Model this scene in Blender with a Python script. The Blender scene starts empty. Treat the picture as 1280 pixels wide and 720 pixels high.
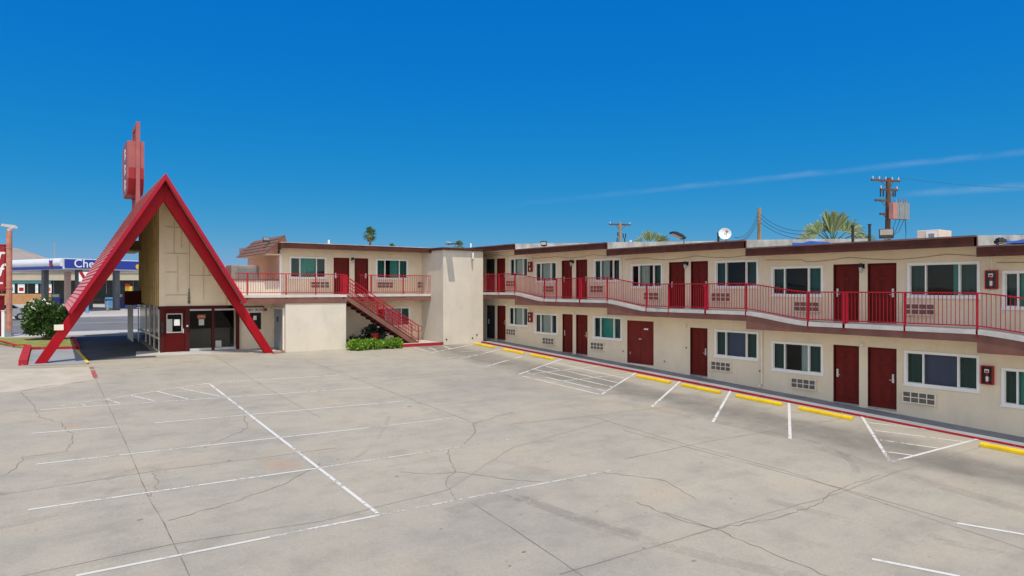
import bpy, math, random
from mathutils import Vector, Matrix
R = math.radians
rng = random.Random(7)
S = bpy.context.scene
COL = S.collection

# ------------------------------------------------------------------ camera
F = 853.0                       # focal length in photo pixels (1280 wide)
TH = R(35.8)                    # yaw of the view from +Y towards +X
CT, ST = math.cos(TH), math.sin(TH)
ZC = 4.07
cam_d = bpy.data.cameras.new('camera')
cam = bpy.data.objects.new('camera', cam_d)
COL.objects.link(cam)
cam.location = (0, 0, ZC)
cam.rotation_euler = (R(90), 0, -TH)
cam_d.sensor_width = 36
cam_d.lens = F / 1280 * 36
cam_d.clip_start = 0.1
cam_d.clip_end = 9000
S.camera = cam

def ang(px): return TH + math.atan((px - 640) / F)
def on_x(px, X): return X / math.tan(ang(px))      # Y of a ray on the plane x = X
def on_y(px, Y): return Y * math.tan(ang(px))      # X of a ray on the plane y = Y
def far(px, D):                                     # plan position of a thing D metres off
    x = (px - 640) / F * D
    return (x * CT + D * ST, -x * ST + D * CT)
def zat(py, D): return ZC - (py - 360) * D / F

# ------------------------------------------------------------------ terrain profile
PROF = [(-400, -1.9), (-30, -1.86), (40, 1.05), (50, 1.12), (90, 1.15), (4000, 1.15)]
def gz(Y):
    for (a, za), (b, zb) in zip(PROF, PROF[1:]):
        if Y <= b:
            return za + (zb - za) * (Y - a) / (b - a)
    return PROF[-1][1]
def G(px, py):                                      # a ray meets the ground
    t = (px - 640) / F; s = (py - 360) / F
    D = 30.0
    for _ in range(60):
        Y = D * (CT - t * ST)
        D += (((ZC - gz(Y)) / s) - D) * 0.6
    return (D * (ST + t * CT), D * (CT - t * ST))

# ------------------------------------------------------------------ materials
def srgb(r, g, b):
    f = lambda c: (c / 255 / 12.92) if c / 255 <= 0.04045 else ((c / 255 + 0.055) / 1.055) ** 2.4
    return (f(r), f(g), f(b), 1)
def nodes(name):
    m = bpy.data.materials.new(name); m.use_nodes = True
    nt = m.node_tree; nt.nodes.clear()
    out = nt.nodes.new('ShaderNodeOutputMaterial')
    b = nt.nodes.new('ShaderNodeBsdfPrincipled')
    nt.links.new(b.outputs[0], out.inputs[0])
    return m, nt, b, out
def N(nt, t, **kw):
    n = nt.nodes.new(t)
    for k, v in kw.items():
        if k in n.inputs.keys() if hasattr(n.inputs, 'keys') else False: n.inputs[k].default_value = v
        else: setattr(n, k, v)
    return n
def noise(nt, scale, detail=4, rough=.55, vec=None, stretch=None):
    n = nt.nodes.new('ShaderNodeTexNoise')
    n.inputs['Scale'].default_value = scale; n.inputs['Detail'].default_value = detail
    n.inputs['Roughness'].default_value = rough
    if vec is None:
        vec = nt.nodes.new('ShaderNodeNewGeometry').outputs['Position']
    if stretch:
        mp = nt.nodes.new('ShaderNodeMapping'); mp.inputs['Scale'].default_value = stretch
        nt.links.new(vec, mp.inputs['Vector']); vec = mp.outputs[0]
    nt.links.new(vec, n.inputs['Vector'])
    return n.outputs['Fac']
def ramp(nt, fac, stops):
    r = nt.nodes.new('ShaderNodeValToRGB')
    e = r.color_ramp.elements
    while len(e) < len(stops): e.new(.5)
    for k, (p, c) in enumerate(stops):
        e[k].position = p; e[k].color = c if len(c) == 4 else (*c, 1)
    nt.links.new(fac, r.inputs[0])
    return r.outputs[0]
def mixc(nt, fac, a, b, mode='MIX'):
    m = nt.nodes.new('ShaderNodeMix'); m.data_type = 'RGBA'; m.blend_type = mode
    for sock, v in ((m.inputs[0], fac), (m.inputs[6], a), (m.inputs[7], b)):
        if hasattr(v, 'links') or hasattr(v, 'is_output'): nt.links.new(v, sock)
        else: sock.default_value = v
    return m.outputs[2]
def bump(nt, b, fac, strength=.3, dist=.01):
    n = nt.nodes.new('ShaderNodeBump'); n.inputs['Strength'].default_value = strength
    n.inputs['Distance'].default_value = dist
    nt.links.new(fac, n.inputs['Height']); nt.links.new(n.outputs[0], b.inputs['Normal'])
def simple(name, col, rough=.6, var=.12, vscale=2.0, metal=0, bmp=0, bscale=40, stretch=None, spec=.5):
    m, nt, b, _ = nodes(name)
    c = (*col[:3], 1)
    lo = tuple(x * (1 - var) for x in col[:3]) + (1,)
    hi = tuple(min(1, x * (1 + var)) for x in col[:3]) + (1,)
    nt.links.new(ramp(nt, noise(nt, vscale, 6, .6, stretch=stretch), [(.3, lo), (.7, hi)]), b.inputs['Base Color'])
    b.inputs['Roughness'].default_value = rough; b.inputs['Metallic'].default_value = metal
    b.inputs['Specular IOR Level'].default_value = spec
    if bmp: bump(nt, b, noise(nt, bscale, 3), bmp, .01)
    return m

M = {}
def stucco(name, col, dirt):
    m, nt, b, _ = nodes(name)
    base = ramp(nt, noise(nt, .6, 7, .62), [(.28, tuple(c * .9 for c in col)), (.72, tuple(min(1, c * 1.06) for c in col))])
    streak = ramp(nt, noise(nt, 1.0, 6, .65, stretch=(1.6, 1.6, .6)), [(.52, (0, 0, 0)), (.75, (1, 1, 1))])
    sc = nt.nodes.new('ShaderNodeMath'); sc.operation = 'MULTIPLY'; sc.inputs[1].default_value = dirt
    nt.links.new(streak, sc.inputs[0])
    c2 = mixc(nt, sc.outputs[0], base, tuple(c * .62 for c in col) + (1,))
    pt = ramp(nt, noise(nt, .45, 3, .4, stretch=(1, 1, 1.6)), [(.60, (0, 0, 0)), (.63, (1, 1, 1))])
    pm = nt.nodes.new('ShaderNodeMath'); pm.operation = 'MULTIPLY'; pm.inputs[1].default_value = .35; nt.links.new(pt, pm.inputs[0])
    c2 = mixc(nt, pm.outputs[0], c2, tuple(min(1, c * 1.04) for c in col[:2]) + (col[2] * .97, 1))
    run = ramp(nt, noise(nt, 1.0, 5, .7, stretch=(5.5, 5.5, .22)), [(.66, (0, 0, 0)), (.80, (1, 1, 1))])
    rm = nt.nodes.new('ShaderNodeMath'); rm.operation = 'MULTIPLY'; rm.inputs[1].default_value = .30; nt.links.new(run, rm.inputs[0])
    c2 = mixc(nt, rm.outputs[0], c2, (col[0] * .66, col[1] * .58, col[2] * .48, 1))
    fine = ramp(nt, noise(nt, 30, 6, .75), [(.3, (.88, .88, .88)), (.7, (1.03, 1.03, 1.03))])
    nt.links.new(mixc(nt, 1.0, c2, fine, 'MULTIPLY'), b.inputs['Base Color'])
    b.inputs['Roughness'].default_value = .92; b.inputs['Specular IOR Level'].default_value = .2
    bump(nt, b, noise(nt, 26, 5, .7), .55, .02)
    return m
M['stucco'] = stucco('cream_stucco', (.84, .705, .515), .28)
M['stucco_white'] = stucco('weathered_white_stucco', (.68, .615, .515), .3)
M['soffit'] = simple('cream_soffit', (.78, .67, .50), .9, .08, 1.5)
M['trim_white'] = simple('white_vinyl', (.84, .82, .77), .45, .05, 3)
M['trim_cream'] = simple('cream_trim', (.78, .69, .56), .7, .08, 3)
M['fascia'] = simple('dark_brown_fascia', (.085, .030, .022), .75, .25, 2.5, bmp=.15, spec=.12)
M['fascia_top'] = simple('faded_brown_edge', (.16, .085, .075), .7, .3, 3)
M['beam'] = simple('brown_beam', (.215, .098, .075), .8, .2, 1.6, bmp=.15, spec=.15)
M['roofing'] = simple('patched_white_roofing', (.36, .345, .32), .85, .35, 1.6, bmp=.4, bscale=9)
M['slab'] = simple('pale_balcony_concrete', (.56, .52, .48), .85, .15, 2.2, bmp=.2)
M['rail'] = simple('red_rail_paint', (.40, .008, .022), .5, .14, 3, spec=.25)
M['door'] = simple('dark_red_door', (.135, .013, .009), .55, .15, 2.2, spec=.15, stretch=(1, 1, .3))
M['lobby_door'] = simple('deep_red_lobby_door', (.085, .003, .003), .6, .15, 2, spec=.15)
M['door_dim'] = simple('maroon_steel_door', (.17, .022, .018), .6, .18, 1.7, spec=.15)
M['black'] = simple('black_paint', (.012, .012, .013), .5, .2, 4)
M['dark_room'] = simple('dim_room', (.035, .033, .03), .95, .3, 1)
M['metal'] = simple('brushed_metal', (.62, .6, .56), .3, .08, 6, metal=.9)
M['grille_dark'] = simple('dark_grille', (.17, .13, .095), .6, .25, 9)
M['ac_cream'] = simple('ac_casing', (.76, .69, .57), .55, .1, 3)
M['red_box'] = simple('red_enamel', (.34, .008, .01), .45, .1, 4, spec=.3)
M['white_paint'] = simple('white_enamel', (.78, .77, .74), .5, .05, 4)
M['yellow'] = simple('yellow_paint', (.72, .50, .008), .65, .14, 2.5, bmp=.2)
def chipped(name, col, under, thr, rough=.65):
    m, nt, b, _ = nodes(name)
    base = ramp(nt, noise(nt, 2.5, 5, .6), [(.3, tuple(c * .84 for c in col)), (.7, tuple(min(1, c * 1.08) for c in col))])
    ch = ramp(nt, noise(nt, 7, 6, .75), [(thr, (0, 0, 0)), (thr + .03, (1, 1, 1))])
    c = mixc(nt, ch, base, (*under, 1))
    sc = ramp(nt, noise(nt, 1.3, 6, .7, stretch=(1, 3, 1)), [(.55, (0, 0, 0)), (.75, (.45, .45, .45))])
    nt.links.new(mixc(nt, sc, c, tuple(x * .3 for x in col) + (1,)), b.inputs['Base Color'])
    b.inputs['Roughness'].default_value = rough; b.inputs['Specular IOR Level'].default_value = .2
    bump(nt, b, noise(nt, 30, 4), .3, .01)
    return m
M['yellow'] = chipped('chipped_yellow_paint', (.74, .50, .008), (.36, .34, .30), .645)
M['rust_wood'] = simple('weathered_pole_wood', (.11, .06, .036), .9, .4, 3, bmp=.4, bscale=20, stretch=(6, 6, .4))
M['pole_pale'] = simple('pale_pole_wood', (.34, .21, .10), .9, .3, 3, bmp=.3, bscale=20, stretch=(6, 6, .4))
M['grey_metal'] = simple('grey_painted_metal', (.22, .24, .25), .5, .15, 3)
M['light_grey'] = simple('light_grey_metal', (.5, .5, .48), .5, .1, 3)
M['pink_metal'] = simple('faded_pink_metal', (.45, .2, .17), .6, .2, 2)
M['wire'] = simple('black_cable', (.03, .03, .035), .6, .1, 3)
M['a_red'] = simple('bright_red_beam', (.33, .0015, .008), .5, .14, 1.2, spec=.2)
M['a_edge'] = simple('crimson_edge', (.36, .006, .025), .5, .12, 2, spec=.25)
M['shingle'] = simple('faded_red_roofing', (.56, .19, .19), .75, .2, 2.0, bmp=.2, spec=.3)
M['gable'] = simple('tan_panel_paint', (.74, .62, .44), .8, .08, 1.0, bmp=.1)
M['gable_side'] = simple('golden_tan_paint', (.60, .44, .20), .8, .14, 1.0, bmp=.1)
M['seam'] = simple('panel_joint_shadow_gap', (.36, .295, .205), .9, .2, 3)
M['counter'] = simple('dull_olive_counter', (.16, .145, .115), .8, .15, 2)
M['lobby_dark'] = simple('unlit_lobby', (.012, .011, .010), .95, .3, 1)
M['frame_red'] = simple('oxblood_frame', (.065, .007, .007), .6, .2, 3, spec=.2)
M['sign_red'] = simple('faded_sign_red', (.36, .095, .09), .55, .15, 1.2)
M['sign_deep'] = simple('deep_sign_red', (.30, .008, .012), .45, .1, 2)
M['salmon'] = simple('salmon_pole_paint', (.46, .205, .14), .6, .25, 3)
M['blue'] = simple('canopy_blue', (.006, .028, .27), .4, .06, 2)
M['canopy_white'] = simple('canopy_white', (.62, .63, .66), .4, .05, .6)
M['grey_col'] = simple('grey_column', (.085, .095, .11), .6, .15, 2)
M['brickish'] = simple('pale_brick', (.30, .21, .18), .85, .25, 5)
M['tan_wall'] = simple('tan_shop_wall', (.44, .385, .29), .85, .08, .5)
M['orange_wall'] = simple('orange_shop_wall', (.44, .225, .095), .8, .1, 1)
M['sky_blue'] = simple('light_blue_plastic', (.10, .32, .62), .45, .12, 3)
M['teal_sign'] = simple('teal_sign', (.08, .30, .30), .5, .15, 3)
M['shop_glass'] = simple('dark_shop_glass', (.010, .013, .015), .12, .4, 1.0, spec=.15)
M['orange_sign'] = simple('orange_sign', (.62, .10, .015), .5, .1, 4)
M['yellow_sign'] = simple('yellow_sign', (.65, .42, .04), .5, .1, 4)
M['blue_door'] = simple('blue_grey_door', (.235, .275, .33), .55, .1, 2)
M['mansard'] = simple('brown_mansard_metal', (.17, .105, .082), .8, .15, 2, spec=.1)
M['hvac'] = simple('tan_hvac_metal', (.30, .27, .22), .6, .15, 2)
M['peach'] = simple('peach_stucco', (.62, .49, .39), .9, .1, 1)
M['tarp'] = simple('blue_tarp', (.02, .10, .38), .5, .2, 5)
M['terracotta'] = simple('red_pot', (.35, .012, .01), .6, .2, 4)
M['car_grey'] = simple('silver_car_paint', (.36, .38, .40), .3, .05, 1, metal=.3)
M['tyre'] = simple('tyre_rubber', (.02, .02, .02), .8, .2, 5)
M['stem'] = simple('woody_stem', (.11, .075, .045), .9, .3, 6)
M['trunk'] = simple('palm_trunk', (.17, .125, .085), .95, .35, 5, bmp=.6, bscale=9, stretch=(1, 1, 3))
M['skirt'] = simple('dry_fronds', (.28, .2, .1), .9, .3, 5)
M['flower'] = simple('white_blossom', (.78, .78, .70), .7, .05, 6)

def leafmat(name, a, b, rough=.5):
    m, nt, bs, _ = nodes(name)
    g = nt.nodes.new('ShaderNodeNewGeometry')
    c = ramp(nt, g.outputs['Random Per Island'], [(0, a), (1, b)])
    nt.links.new(c, bs.inputs['Base Color'])
    bs.inputs['Roughness'].default_value = rough
    bs.inputs['Subsurface Weight'].default_value = 0
    tr = nt.nodes.new('ShaderNodeBsdfTranslucent'); nt.links.new(c, tr.inputs[0])
    mx = nt.nodes.new('ShaderNodeMixShader'); mx.inputs[0].default_value = .3
    nt.links.new(bs.outputs[0], mx.inputs[1]); nt.links.new(tr.outputs[0], mx.inputs[2])
    out = [n for n in nt.nodes if n.type == 'OUTPUT_MATERIAL'][0]
    nt.links.new(mx.outputs[0], out.inputs[0])
    return m
M['leaf'] = leafmat('oleander_leaf', (.035, .085, .018), (.10, .19, .04))
M['hedge'] = leafmat('hedge_leaf', (.07, .19, .012), (.30, .46, .05))
M['frond'] = leafmat('palm_frond', (.05, .12, .02), (.16, .22, .05), .45)
M['frond_pale'] = leafmat('pale_palm_frond', (.07, .15, .025), (.50, .54, .30), .5)
M['dark_leaf'] = leafmat('dark_leaf', (.012, .02, .012), (.03, .045, .02))

def glassmat(name, tint=(.62, .67, .65), ior=1.36):
    m, nt, b, out = nodes(name); nt.nodes.remove(b)
    tr = nt.nodes.new('ShaderNodeBsdfTransparent'); tr.inputs[0].default_value = (*tint, 1)
    gl = nt.nodes.new('ShaderNodeBsdfGlossy'); gl.inputs['Roughness'].default_value = .02
    gl.inputs[0].default_value = (.9, .9, .9, 1)
    fr = nt.nodes.new('ShaderNodeFresnel'); fr.inputs[0].default_value = ior
    mx = nt.nodes.new('ShaderNodeMixShader')
    bp = nt.nodes.new('ShaderNodeBump'); bp.inputs['Strength'].default_value = .05; bp.inputs['Distance'].default_value = .02
    nt.links.new(noise(nt, 1.6, 2), bp.inputs['Height']); nt.links.new(bp.outputs[0], gl.inputs['Normal'])
    nt.links.new(fr.outputs[0], mx.inputs[0]); nt.links.new(tr.outputs[0], mx.inputs[1]); nt.links.new(gl.outputs[0], mx.inputs[2])
    nt.links.new(mx.outputs[0], out.inputs[0])
    return m
M['glass'] = glassmat('window_glass')
M['glass_clear'] = glassmat('lobby_glass', (.80, .80, .78), 1.3)
M['glass_screen'] = glassmat('screened_glass', (.34, .40, .39))
def curtain(name, col): return simple(name, col, .85, .1, 4, stretch=(1, 1, .2))
M['cur_white'] = curtain('white_sheer_curtain', (.80, .84, .80))
M['cur_teal'] = curtain('teal_curtain', (.12, .58, .50))
M['cur_green'] = curtain('grey_green_curtain', (.22, .40, .36))
M['cur_reflection'] = curtain('painted_sky_reflection', (.16, .17, .30))  # flat blue sheet paints the sky reflected in the middle pane

# concrete of the lot
def lot_mat():
    m, nt, b, _ = nodes('stained_lot_concrete')
    P = nt.nodes.new('ShaderNodeNewGeometry').outputs['Position']
    c = ramp(nt, noise(nt, .16, 8, .62), [(.3, (.295, .275, .232)), (.5, (.352, .322, .264)), (.72, (.392, .356, .286))])
    mid = ramp(nt, noise(nt, 1.1, 8, .7), [(.28, (.82, .825, .835)), (.52, (1, 1, 1)), (.74, (1.06, 1.04, 1.0))])
    c = mixc(nt, 1.0, c, mid, 'MULTIPLY')
    # brushed streaks of wear along the driving direction
    st = ramp(nt, noise(nt, .8, 6, .65, stretch=(.35, 1.6, 1)), [(.50, (1, 1, 1)), (.78, (.80, .80, .805))])
    c = mixc(nt, .8, c, st, 'MULTIPLY')
    # warm tan patches
    tan = ramp(nt, noise(nt, .33, 5, .6, stretch=(1, 1, 1)), [(.55, (0, 0, 0)), (.72, (1, 1, 1))])
    tm = nt.nodes.new('ShaderNodeMath'); tm.operation = 'MULTIPLY'; tm.inputs[1].default_value = .45
    nt.links.new(tan, tm.inputs[0])
    c = mixc(nt, tm.outputs[0], c, (.42, .335, .235, 1))
    # oil and soot spots
    spot = ramp(nt, noise(nt, 1.9, 3, .5), [(.70, (0, 0, 0)), (.77, (1, 1, 1))])
    sm = nt.nodes.new('ShaderNodeMath'); sm.operation = 'MULTIPLY'; sm.inputs[1].default_value = .42
    nt.links.new(spot, sm.inputs[0])
    c = mixc(nt, sm.outputs[0], c, (.15, .145, .135, 1))
    spot2 = ramp(nt, noise(nt, 6.5, 2, .5), [(.74, (0, 0, 0)), (.79, (1, 1, 1))])
    sm = nt.nodes.new('ShaderNodeMath'); sm.operation = 'MULTIPLY'; sm.inputs[1].default_value = .5
    nt.links.new(spot2, sm.inputs[0])
    c = mixc(nt, sm.outputs[0], c, (.09, .085, .08, 1))
    # band darkened by tyres in front of the wheel stops
    sx = nt.nodes.new('ShaderNodeSeparateXYZ'); nt.links.new(P, sx.inputs[0])
    nz = noise(nt, .35, 4, .6)
    ad = nt.nodes.new('ShaderNodeMath'); ad.operation = 'MULTIPLY_ADD'; ad.inputs[1].default_value = 2.6
    nt.links.new(nz, ad.inputs[0]); nt.links.new(sx.outputs[0], ad.inputs[2])
    mr = nt.nodes.new('ShaderNodeMapRange'); mr.inputs[1].default_value = 17; mr.inputs[2].default_value = 24
    nt.links.new(ad.outputs[0], mr.inputs[0])
    band = ramp(nt, mr.outputs[0], [(.22, (0, 0, 0)), (.40, (.95, .95, .95)), (.58, (.85, .85, .85)), (.72, (0, 0, 0))])
    bm = nt.nodes.new('ShaderNodeMath'); bm.operation = 'MULTIPLY'
    nt.links.new(band, bm.inputs[0])
    nt.links.new(ramp(nt, noise(nt, .9, 6, .7), [(.3, (.45, .45, .45)), (.65, (1, 1, 1))]), bm.inputs[1])
    c = mixc(nt, bm.outputs[0], c, (.165, .152, .13, 1))
    # rust stains
    for (px, py, rad, amt) in ((352, 581, .6, .7), (90, 533, .4, .8), (335, 572, .35, .4)):
        gx, gy = G(px, py)
        d = nt.nodes.new('ShaderNodeVectorMath'); d.operation = 'DISTANCE'
        d.inputs[1].default_value = (gx, gy, gz(gy)); nt.links.new(P, d.inputs[0])
        mr = nt.nodes.new('ShaderNodeMapRange'); mr.inputs[1].default_value = rad; mr.inputs[2].default_value = 0
        nt.links.new(d.outputs['Value'], mr.inputs[0])
        mu = nt.nodes.new('ShaderNodeMath'); mu.operation = 'MULTIPLY'
        nt.links.new(mr.outputs[0], mu.inputs[0])
        nt.links.new(ramp(nt, noise(nt, 2.2, 5, .7), [(.35, (0, 0, 0)), (.7, (amt, amt, amt))]), mu.inputs[1])
        c = mixc(nt, mu.outputs[0], c, (.46, .20, .05, 1))
    fine = ramp(nt, noise(nt, 22, 7, .8), [(.3, (.80, .80, .80)), (.7, (1.08, 1.08, 1.08))])
    c = mixc(nt, 1.0, c, fine, 'MULTIPLY')
    nt.links.new(c, b.inputs['Base Color'])
    b.inputs['Roughness'].default_value = .88; b.inputs['Specular IOR Level'].default_value = .25
    bump(nt, b, noise(nt, 30, 5, .65), .22, .01)
    return m
M['lot'] = lot_mat()
M['ground'] = simple('dry_desert_soil', (.30, .245, .175), .95, .25, .05, bmp=.3, bscale=2)
M['asphalt'] = simple('street_asphalt', (.135, .135, .138), .9, .2, .35, bmp=.2)
M['apron'] = simple('beige_apron_concrete', (.40, .355, .285), .9, .14, 1.1, bmp=.2)
M['painted_shade'] = simple('dark_ground_shade', (.055, .058, .066), .9, .25, 1.2, bmp=.2)  # dark tone stands for the shade on the ground under the A-frame
M['walk'] = simple('sidewalk_concrete', (.42, .40, .375), .88, .12, 1.2, bmp=.15)
M['walk_grey'] = simple('grey_painted_concrete', (.25, .262, .278), .8, .15, 1.0)
M['gas_lot'] = simple('forecourt_concrete', (.36, .335, .295), .9, .12, .3)
M['kerb_red'] = simple('red_kerb_paint', (.40, .028, .035), .7, .3, 2.5, bmp=.2)
M['kerb_red'] = chipped('scuffed_red_kerb_paint', (.38, .022, .028), (.33, .29, .25), .62, .75)
M['grass'] = simple('thin_lawn', (.20, .205, .045), .95, .45, 2.5, bmp=.8, bscale=14)
M['hill'] = simple('bare_brown_hill', (.27, .235, .21), .95, .2, .004)
M['crack'] = simple('crack_dark', (.14, .13, .112), .95, .3, 3)
M['joint'] = simple('joint_filler', (.17, .156, .13), .95, .35, 1.5)
M['joint_light'] = simple('worn_joint_filler', (.235, .215, .178), .95, .2, 1.5)

def worn(name, col, thr, top=.93):
    m, nt, b, out = nodes(name)
    b.inputs['Base Color'].default_value = (*col, 1); b.inputs['Roughness'].default_value = .7
    tr = nt.nodes.new('ShaderNodeBsdfTransparent')
    mx = nt.nodes.new('ShaderNodeMixShader')
    a = noise(nt, 9, 6, .75); c = noise(nt, .7, 4, .6)
    ad = nt.nodes.new('ShaderNodeMath'); ad.operation = 'ADD'; nt.links.new(a, ad.inputs[0]); nt.links.new(c, ad.inputs[1])
    f = ramp(nt, ad.outputs[0], [(thr, (0, 0, 0)), (min(1, thr + .14), (1, 1, 1))])
    hv = nt.nodes.new('ShaderNodeMath'); hv.operation = 'MULTIPLY'; hv.inputs[1].default_value = top
    nt.links.new(f, hv.inputs[0])
    nt.links.new(hv.outputs[0], mx.inputs[0]); nt.links.new(tr.outputs[0], mx.inputs[1]); nt.links.new(b.outputs[0], mx.inputs[2])
    nt.links.new(mx.outputs[0], out.inputs[0])
    return m
# Math ADD gives 0..2, the ramp clamps at 1: use halved noise through the threshold
M['line'] = worn('white_line_paint', (.62, .61, .58), .80)
M['line_worn'] = worn('worn_white_line_paint', (.58, .565, .52), .815)
M['line_faded'] = worn('faded_white_line_paint', (.50, .48, .44), .93)
M['tyre_mark'] = worn('tyre_rubber_smear', (.16, .15, .13), .92, .09)
M['line_yellow'] = worn('yellow_line_paint', (.72, .50, .06), .80)
M['line_red'] = worn('worn_red_line_paint', (.38, .07, .07), .93)

# ------------------------------------------------------------------ mesh builder
class MB:
    def __init__(s): s.v = []; s.f = []; s.X = None
    def _add(s, vs, fs):
        n = len(s.v)
        s.v += [tuple(s.X @ Vector(p)) if s.X else tuple(p) for p in vs]
        s.f += [tuple(n + k for k in f) for f in fs]
    def quad(s, a, b, c, d): s._add([a, b, c, d], [(0, 1, 2, 3)])
    def box(s, x0, x1, y0, y1, z0, z1):
        x0, x1 = min(x0, x1), max(x0, x1); y0, y1 = min(y0, y1), max(y0, y1); z0, z1 = min(z0, z1), max(z0, z1)
        s._add([(x0, y0, z0), (x1, y0, z0), (x1, y1, z0), (x0, y1, z0), (x0, y0, z1), (x1, y0, z1), (x1, y1, z1), (x0, y1, z1)],
               [(0, 3, 2, 1), (4, 5, 6, 7), (0, 1, 5, 4), (1, 2, 6, 5), (2, 3, 7, 6), (3, 0, 4, 7)])
        return s
    def hexa(s, lo, hi):      # two 4-point rings
        s._add(list(lo) + list(hi), [(0, 3, 2, 1), (4, 5, 6, 7), (0, 1, 5, 4), (1, 2, 6, 5), (2, 3, 7, 6), (3, 0, 4, 7)])
    def prism(s, pts, off):   # planar polygon pushed along a vector
        n = len(pts); off = Vector(off)
        s._add([Vector(p) for p in pts] + [Vector(p) + off for p in pts],
               [tuple(range(n - 1, -1, -1)), tuple(range(n, 2 * n))] + [(k, (k + 1) % n, n + (k + 1) % n, n + k) for k in range(n)])
    def bar(s, p, q, w, h=None, up=(0, 0, 1)):
        p, q = Vector(p), Vector(q); h = h or w
        d = (q - p).normalized(); u = Vector(up)
        if abs(d.dot(u)) > .98: u = Vector((1, 0, 0))
        r = d.cross(u).normalized() * w / 2; t = r.cross(d).normalized() * h / 2
        s.hexa([p - r - t, p + r - t, p + r + t, p - r + t], [q - r - t, q + r - t, q + r + t, q - r + t])
    def tube(s, pts, r, n=8, r2=None, cap=True):
        pts = [Vector(p) for p in pts]; rings = []; m = len(pts)
        for k, p in enumerate(pts):
            d = (pts[min(k + 1, m - 1)] - pts[max(k - 1, 0)]).normalized()
            u = Vector((0, 0, 1)) if abs(d.z) < .95 else Vector((1, 0, 0))
            a = d.cross(u).normalized(); b = a.cross(d)
            rr = r if r2 is None else r + (r2 - r) * k / (m - 1)
            rings.append([p + a * rr * math.cos(2 * math.pi * j / n) + b * rr * math.sin(2 * math.pi * j / n) for j in range(n)])
        vs = [q for g in rings for q in g]
        fs = [(k * n + j, k * n + (j + 1) % n, (k + 1) * n + (j + 1) % n, (k + 1) * n + j) for k in range(m - 1) for j in range(n)]
        if cap: fs += [tuple(range(n - 1, -1, -1)), tuple((m - 1) * n + j for j in range(n))]
        s._add(vs, fs)
    def cyl(s, c, r, h, n=16, r2=None): s.tube([c, (c[0], c[1], c[2] + h)], r, n, r2)
    def sheet(s, pts): s._add(pts, [tuple(range(len(pts)))])
    def text(s, txt, size, depth, mat4, spacing=1.0, bold=0.0, shear=0.0):
        cu = bpy.data.curves.new('lettering', 'FONT'); cu.body = txt; cu.size = size; cu.extrude = depth
        cu.align_x = 'CENTER'; cu.align_y = 'CENTER'; cu.space_character = spacing; cu.offset = bold; cu.resolution_u = 4; cu.shear = shear
        o = bpy.data.objects.new('lettering', cu); COL.objects.link(o)
        dg = bpy.context.evaluated_depsgraph_get()
        me = bpy.data.meshes.new_from_object(o.evaluated_get(dg))
        s._add([mat4 @ v.co for v in me.vertices], [tuple(p.vertices) for p in me.polygons])
        bpy.data.objects.remove(o); bpy.data.curves.remove(cu); bpy.data.meshes.remove(me)
    def build(s, name, mat, parent=None, loc=(0, 0, 0), rz=0, smooth=False, bevel=0):
        me = bpy.data.meshes.new(name)
        me.from_pydata(s.v, [], s.f); me.update()
        if smooth:
            for p in me.polygons: p.use_smooth = True
        me.materials.append(mat)
        o = bpy.data.objects.new(name, me); COL.objects.link(o)
        if parent is not None: o.parent = parent
        o.location = loc; o.rotation_euler = (0, 0, rz)
        if bevel:
            b = o.modifiers.new('edge', 'BEVEL'); b.width = bevel; b.segments = 2; b.limit_method = 'ANGLE'
        return o
def tag(o, label=None, cat=None, group=None, kind=None):
    if label: o['label'] = label
    if cat: o['category'] = cat
    if group: o['group'] = group
    if kind: o['kind'] = kind
    return o
def empty(name, loc, rz=0):
    o = bpy.data.objects.new(name, None); COL.objects.link(o)
    o.location = loc; o.rotation_euler = (0, 0, rz); o.empty_display_size = .2
    return o
def copy_tree(o, parent=None):
    c = o.copy(); COL.objects.link(c); c.parent = parent
    for ch in list(o.children): copy_tree(ch, c)
    return c
FACE = Matrix(((1, 0, 0), (0, 0, 1), (0, 1, 0)))        # text plane -> facade plane (x, z), facing -y
FACE = Matrix(((1, 0, 0, 0), (0, 0, -1, 0), (0, 1, 0, 0), (0, 0, 0, 1)))
def facing(x, y, z): return Matrix.Translation((x, y, z)) @ FACE

# ================================================================== SETTING
def strip_sheet(xs, ys, dz):
    mb = MB()
    for x0, x1 in zip(xs, xs[1:]):
        for y0, y1 in zip(ys, ys[1:]):
            mb.quad((x0, y0, gz(y0) + dz), (x1, y0, gz(y0) + dz), (x1, y1, gz(y1) + dz), (x0, y1, gz(y1) + dz))
    return mb
tag(strip_sheet([-4000, -200, 200, 4000], [-400, -30, 40, 50, 90, 4000], -.03).build('ground', M['ground']), kind='structure')
tag(strip_sheet([-60, 22.3], [-29, 0, 20, 40, 49.4], 0).build('parking_lot', M['lot']), kind='structure')
tag(strip_sheet([22.3, 40], [-29, 40, 49.4], -.012).build('side_yard', M['lot']), kind='structure')
tag(strip_sheet([-200, 200], [54, 80.5], -.012).build('street', M['asphalt']), kind='structure')
tag(strip_sheet([-200, 200], [85, 90, 175], -.012).build('forecourt', M['gas_lot']), kind='structure')
for nm, y0, y1 in (('sidewalk', 49.5, 54), ('sidewalk', 80.5, 85)):
    mb = MB(); mb.box(-200, 200, y0, y1, gz(y0) - .2, gz(y0) + .06); tag(mb.build(nm, M['walk']), kind='structure')
mb = MB()
for yy, w, dash in ((67.2, .14, 0), (67.6, .14, 0), (60.5, .12, 1), (74, .12, 1)):
    x = -100
    while x < 100:
        L = 3 if dash else 200
        mb.quad((x, yy, gz(yy) - .004), (x + L, yy, gz(yy) - .004), (x + L, yy + w, gz(yy) - .004), (x, yy + w, gz(yy) - .004))
        x += 12 if dash else 300
tag(mb.build('street_marking', M['line']), kind='structure')

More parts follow.
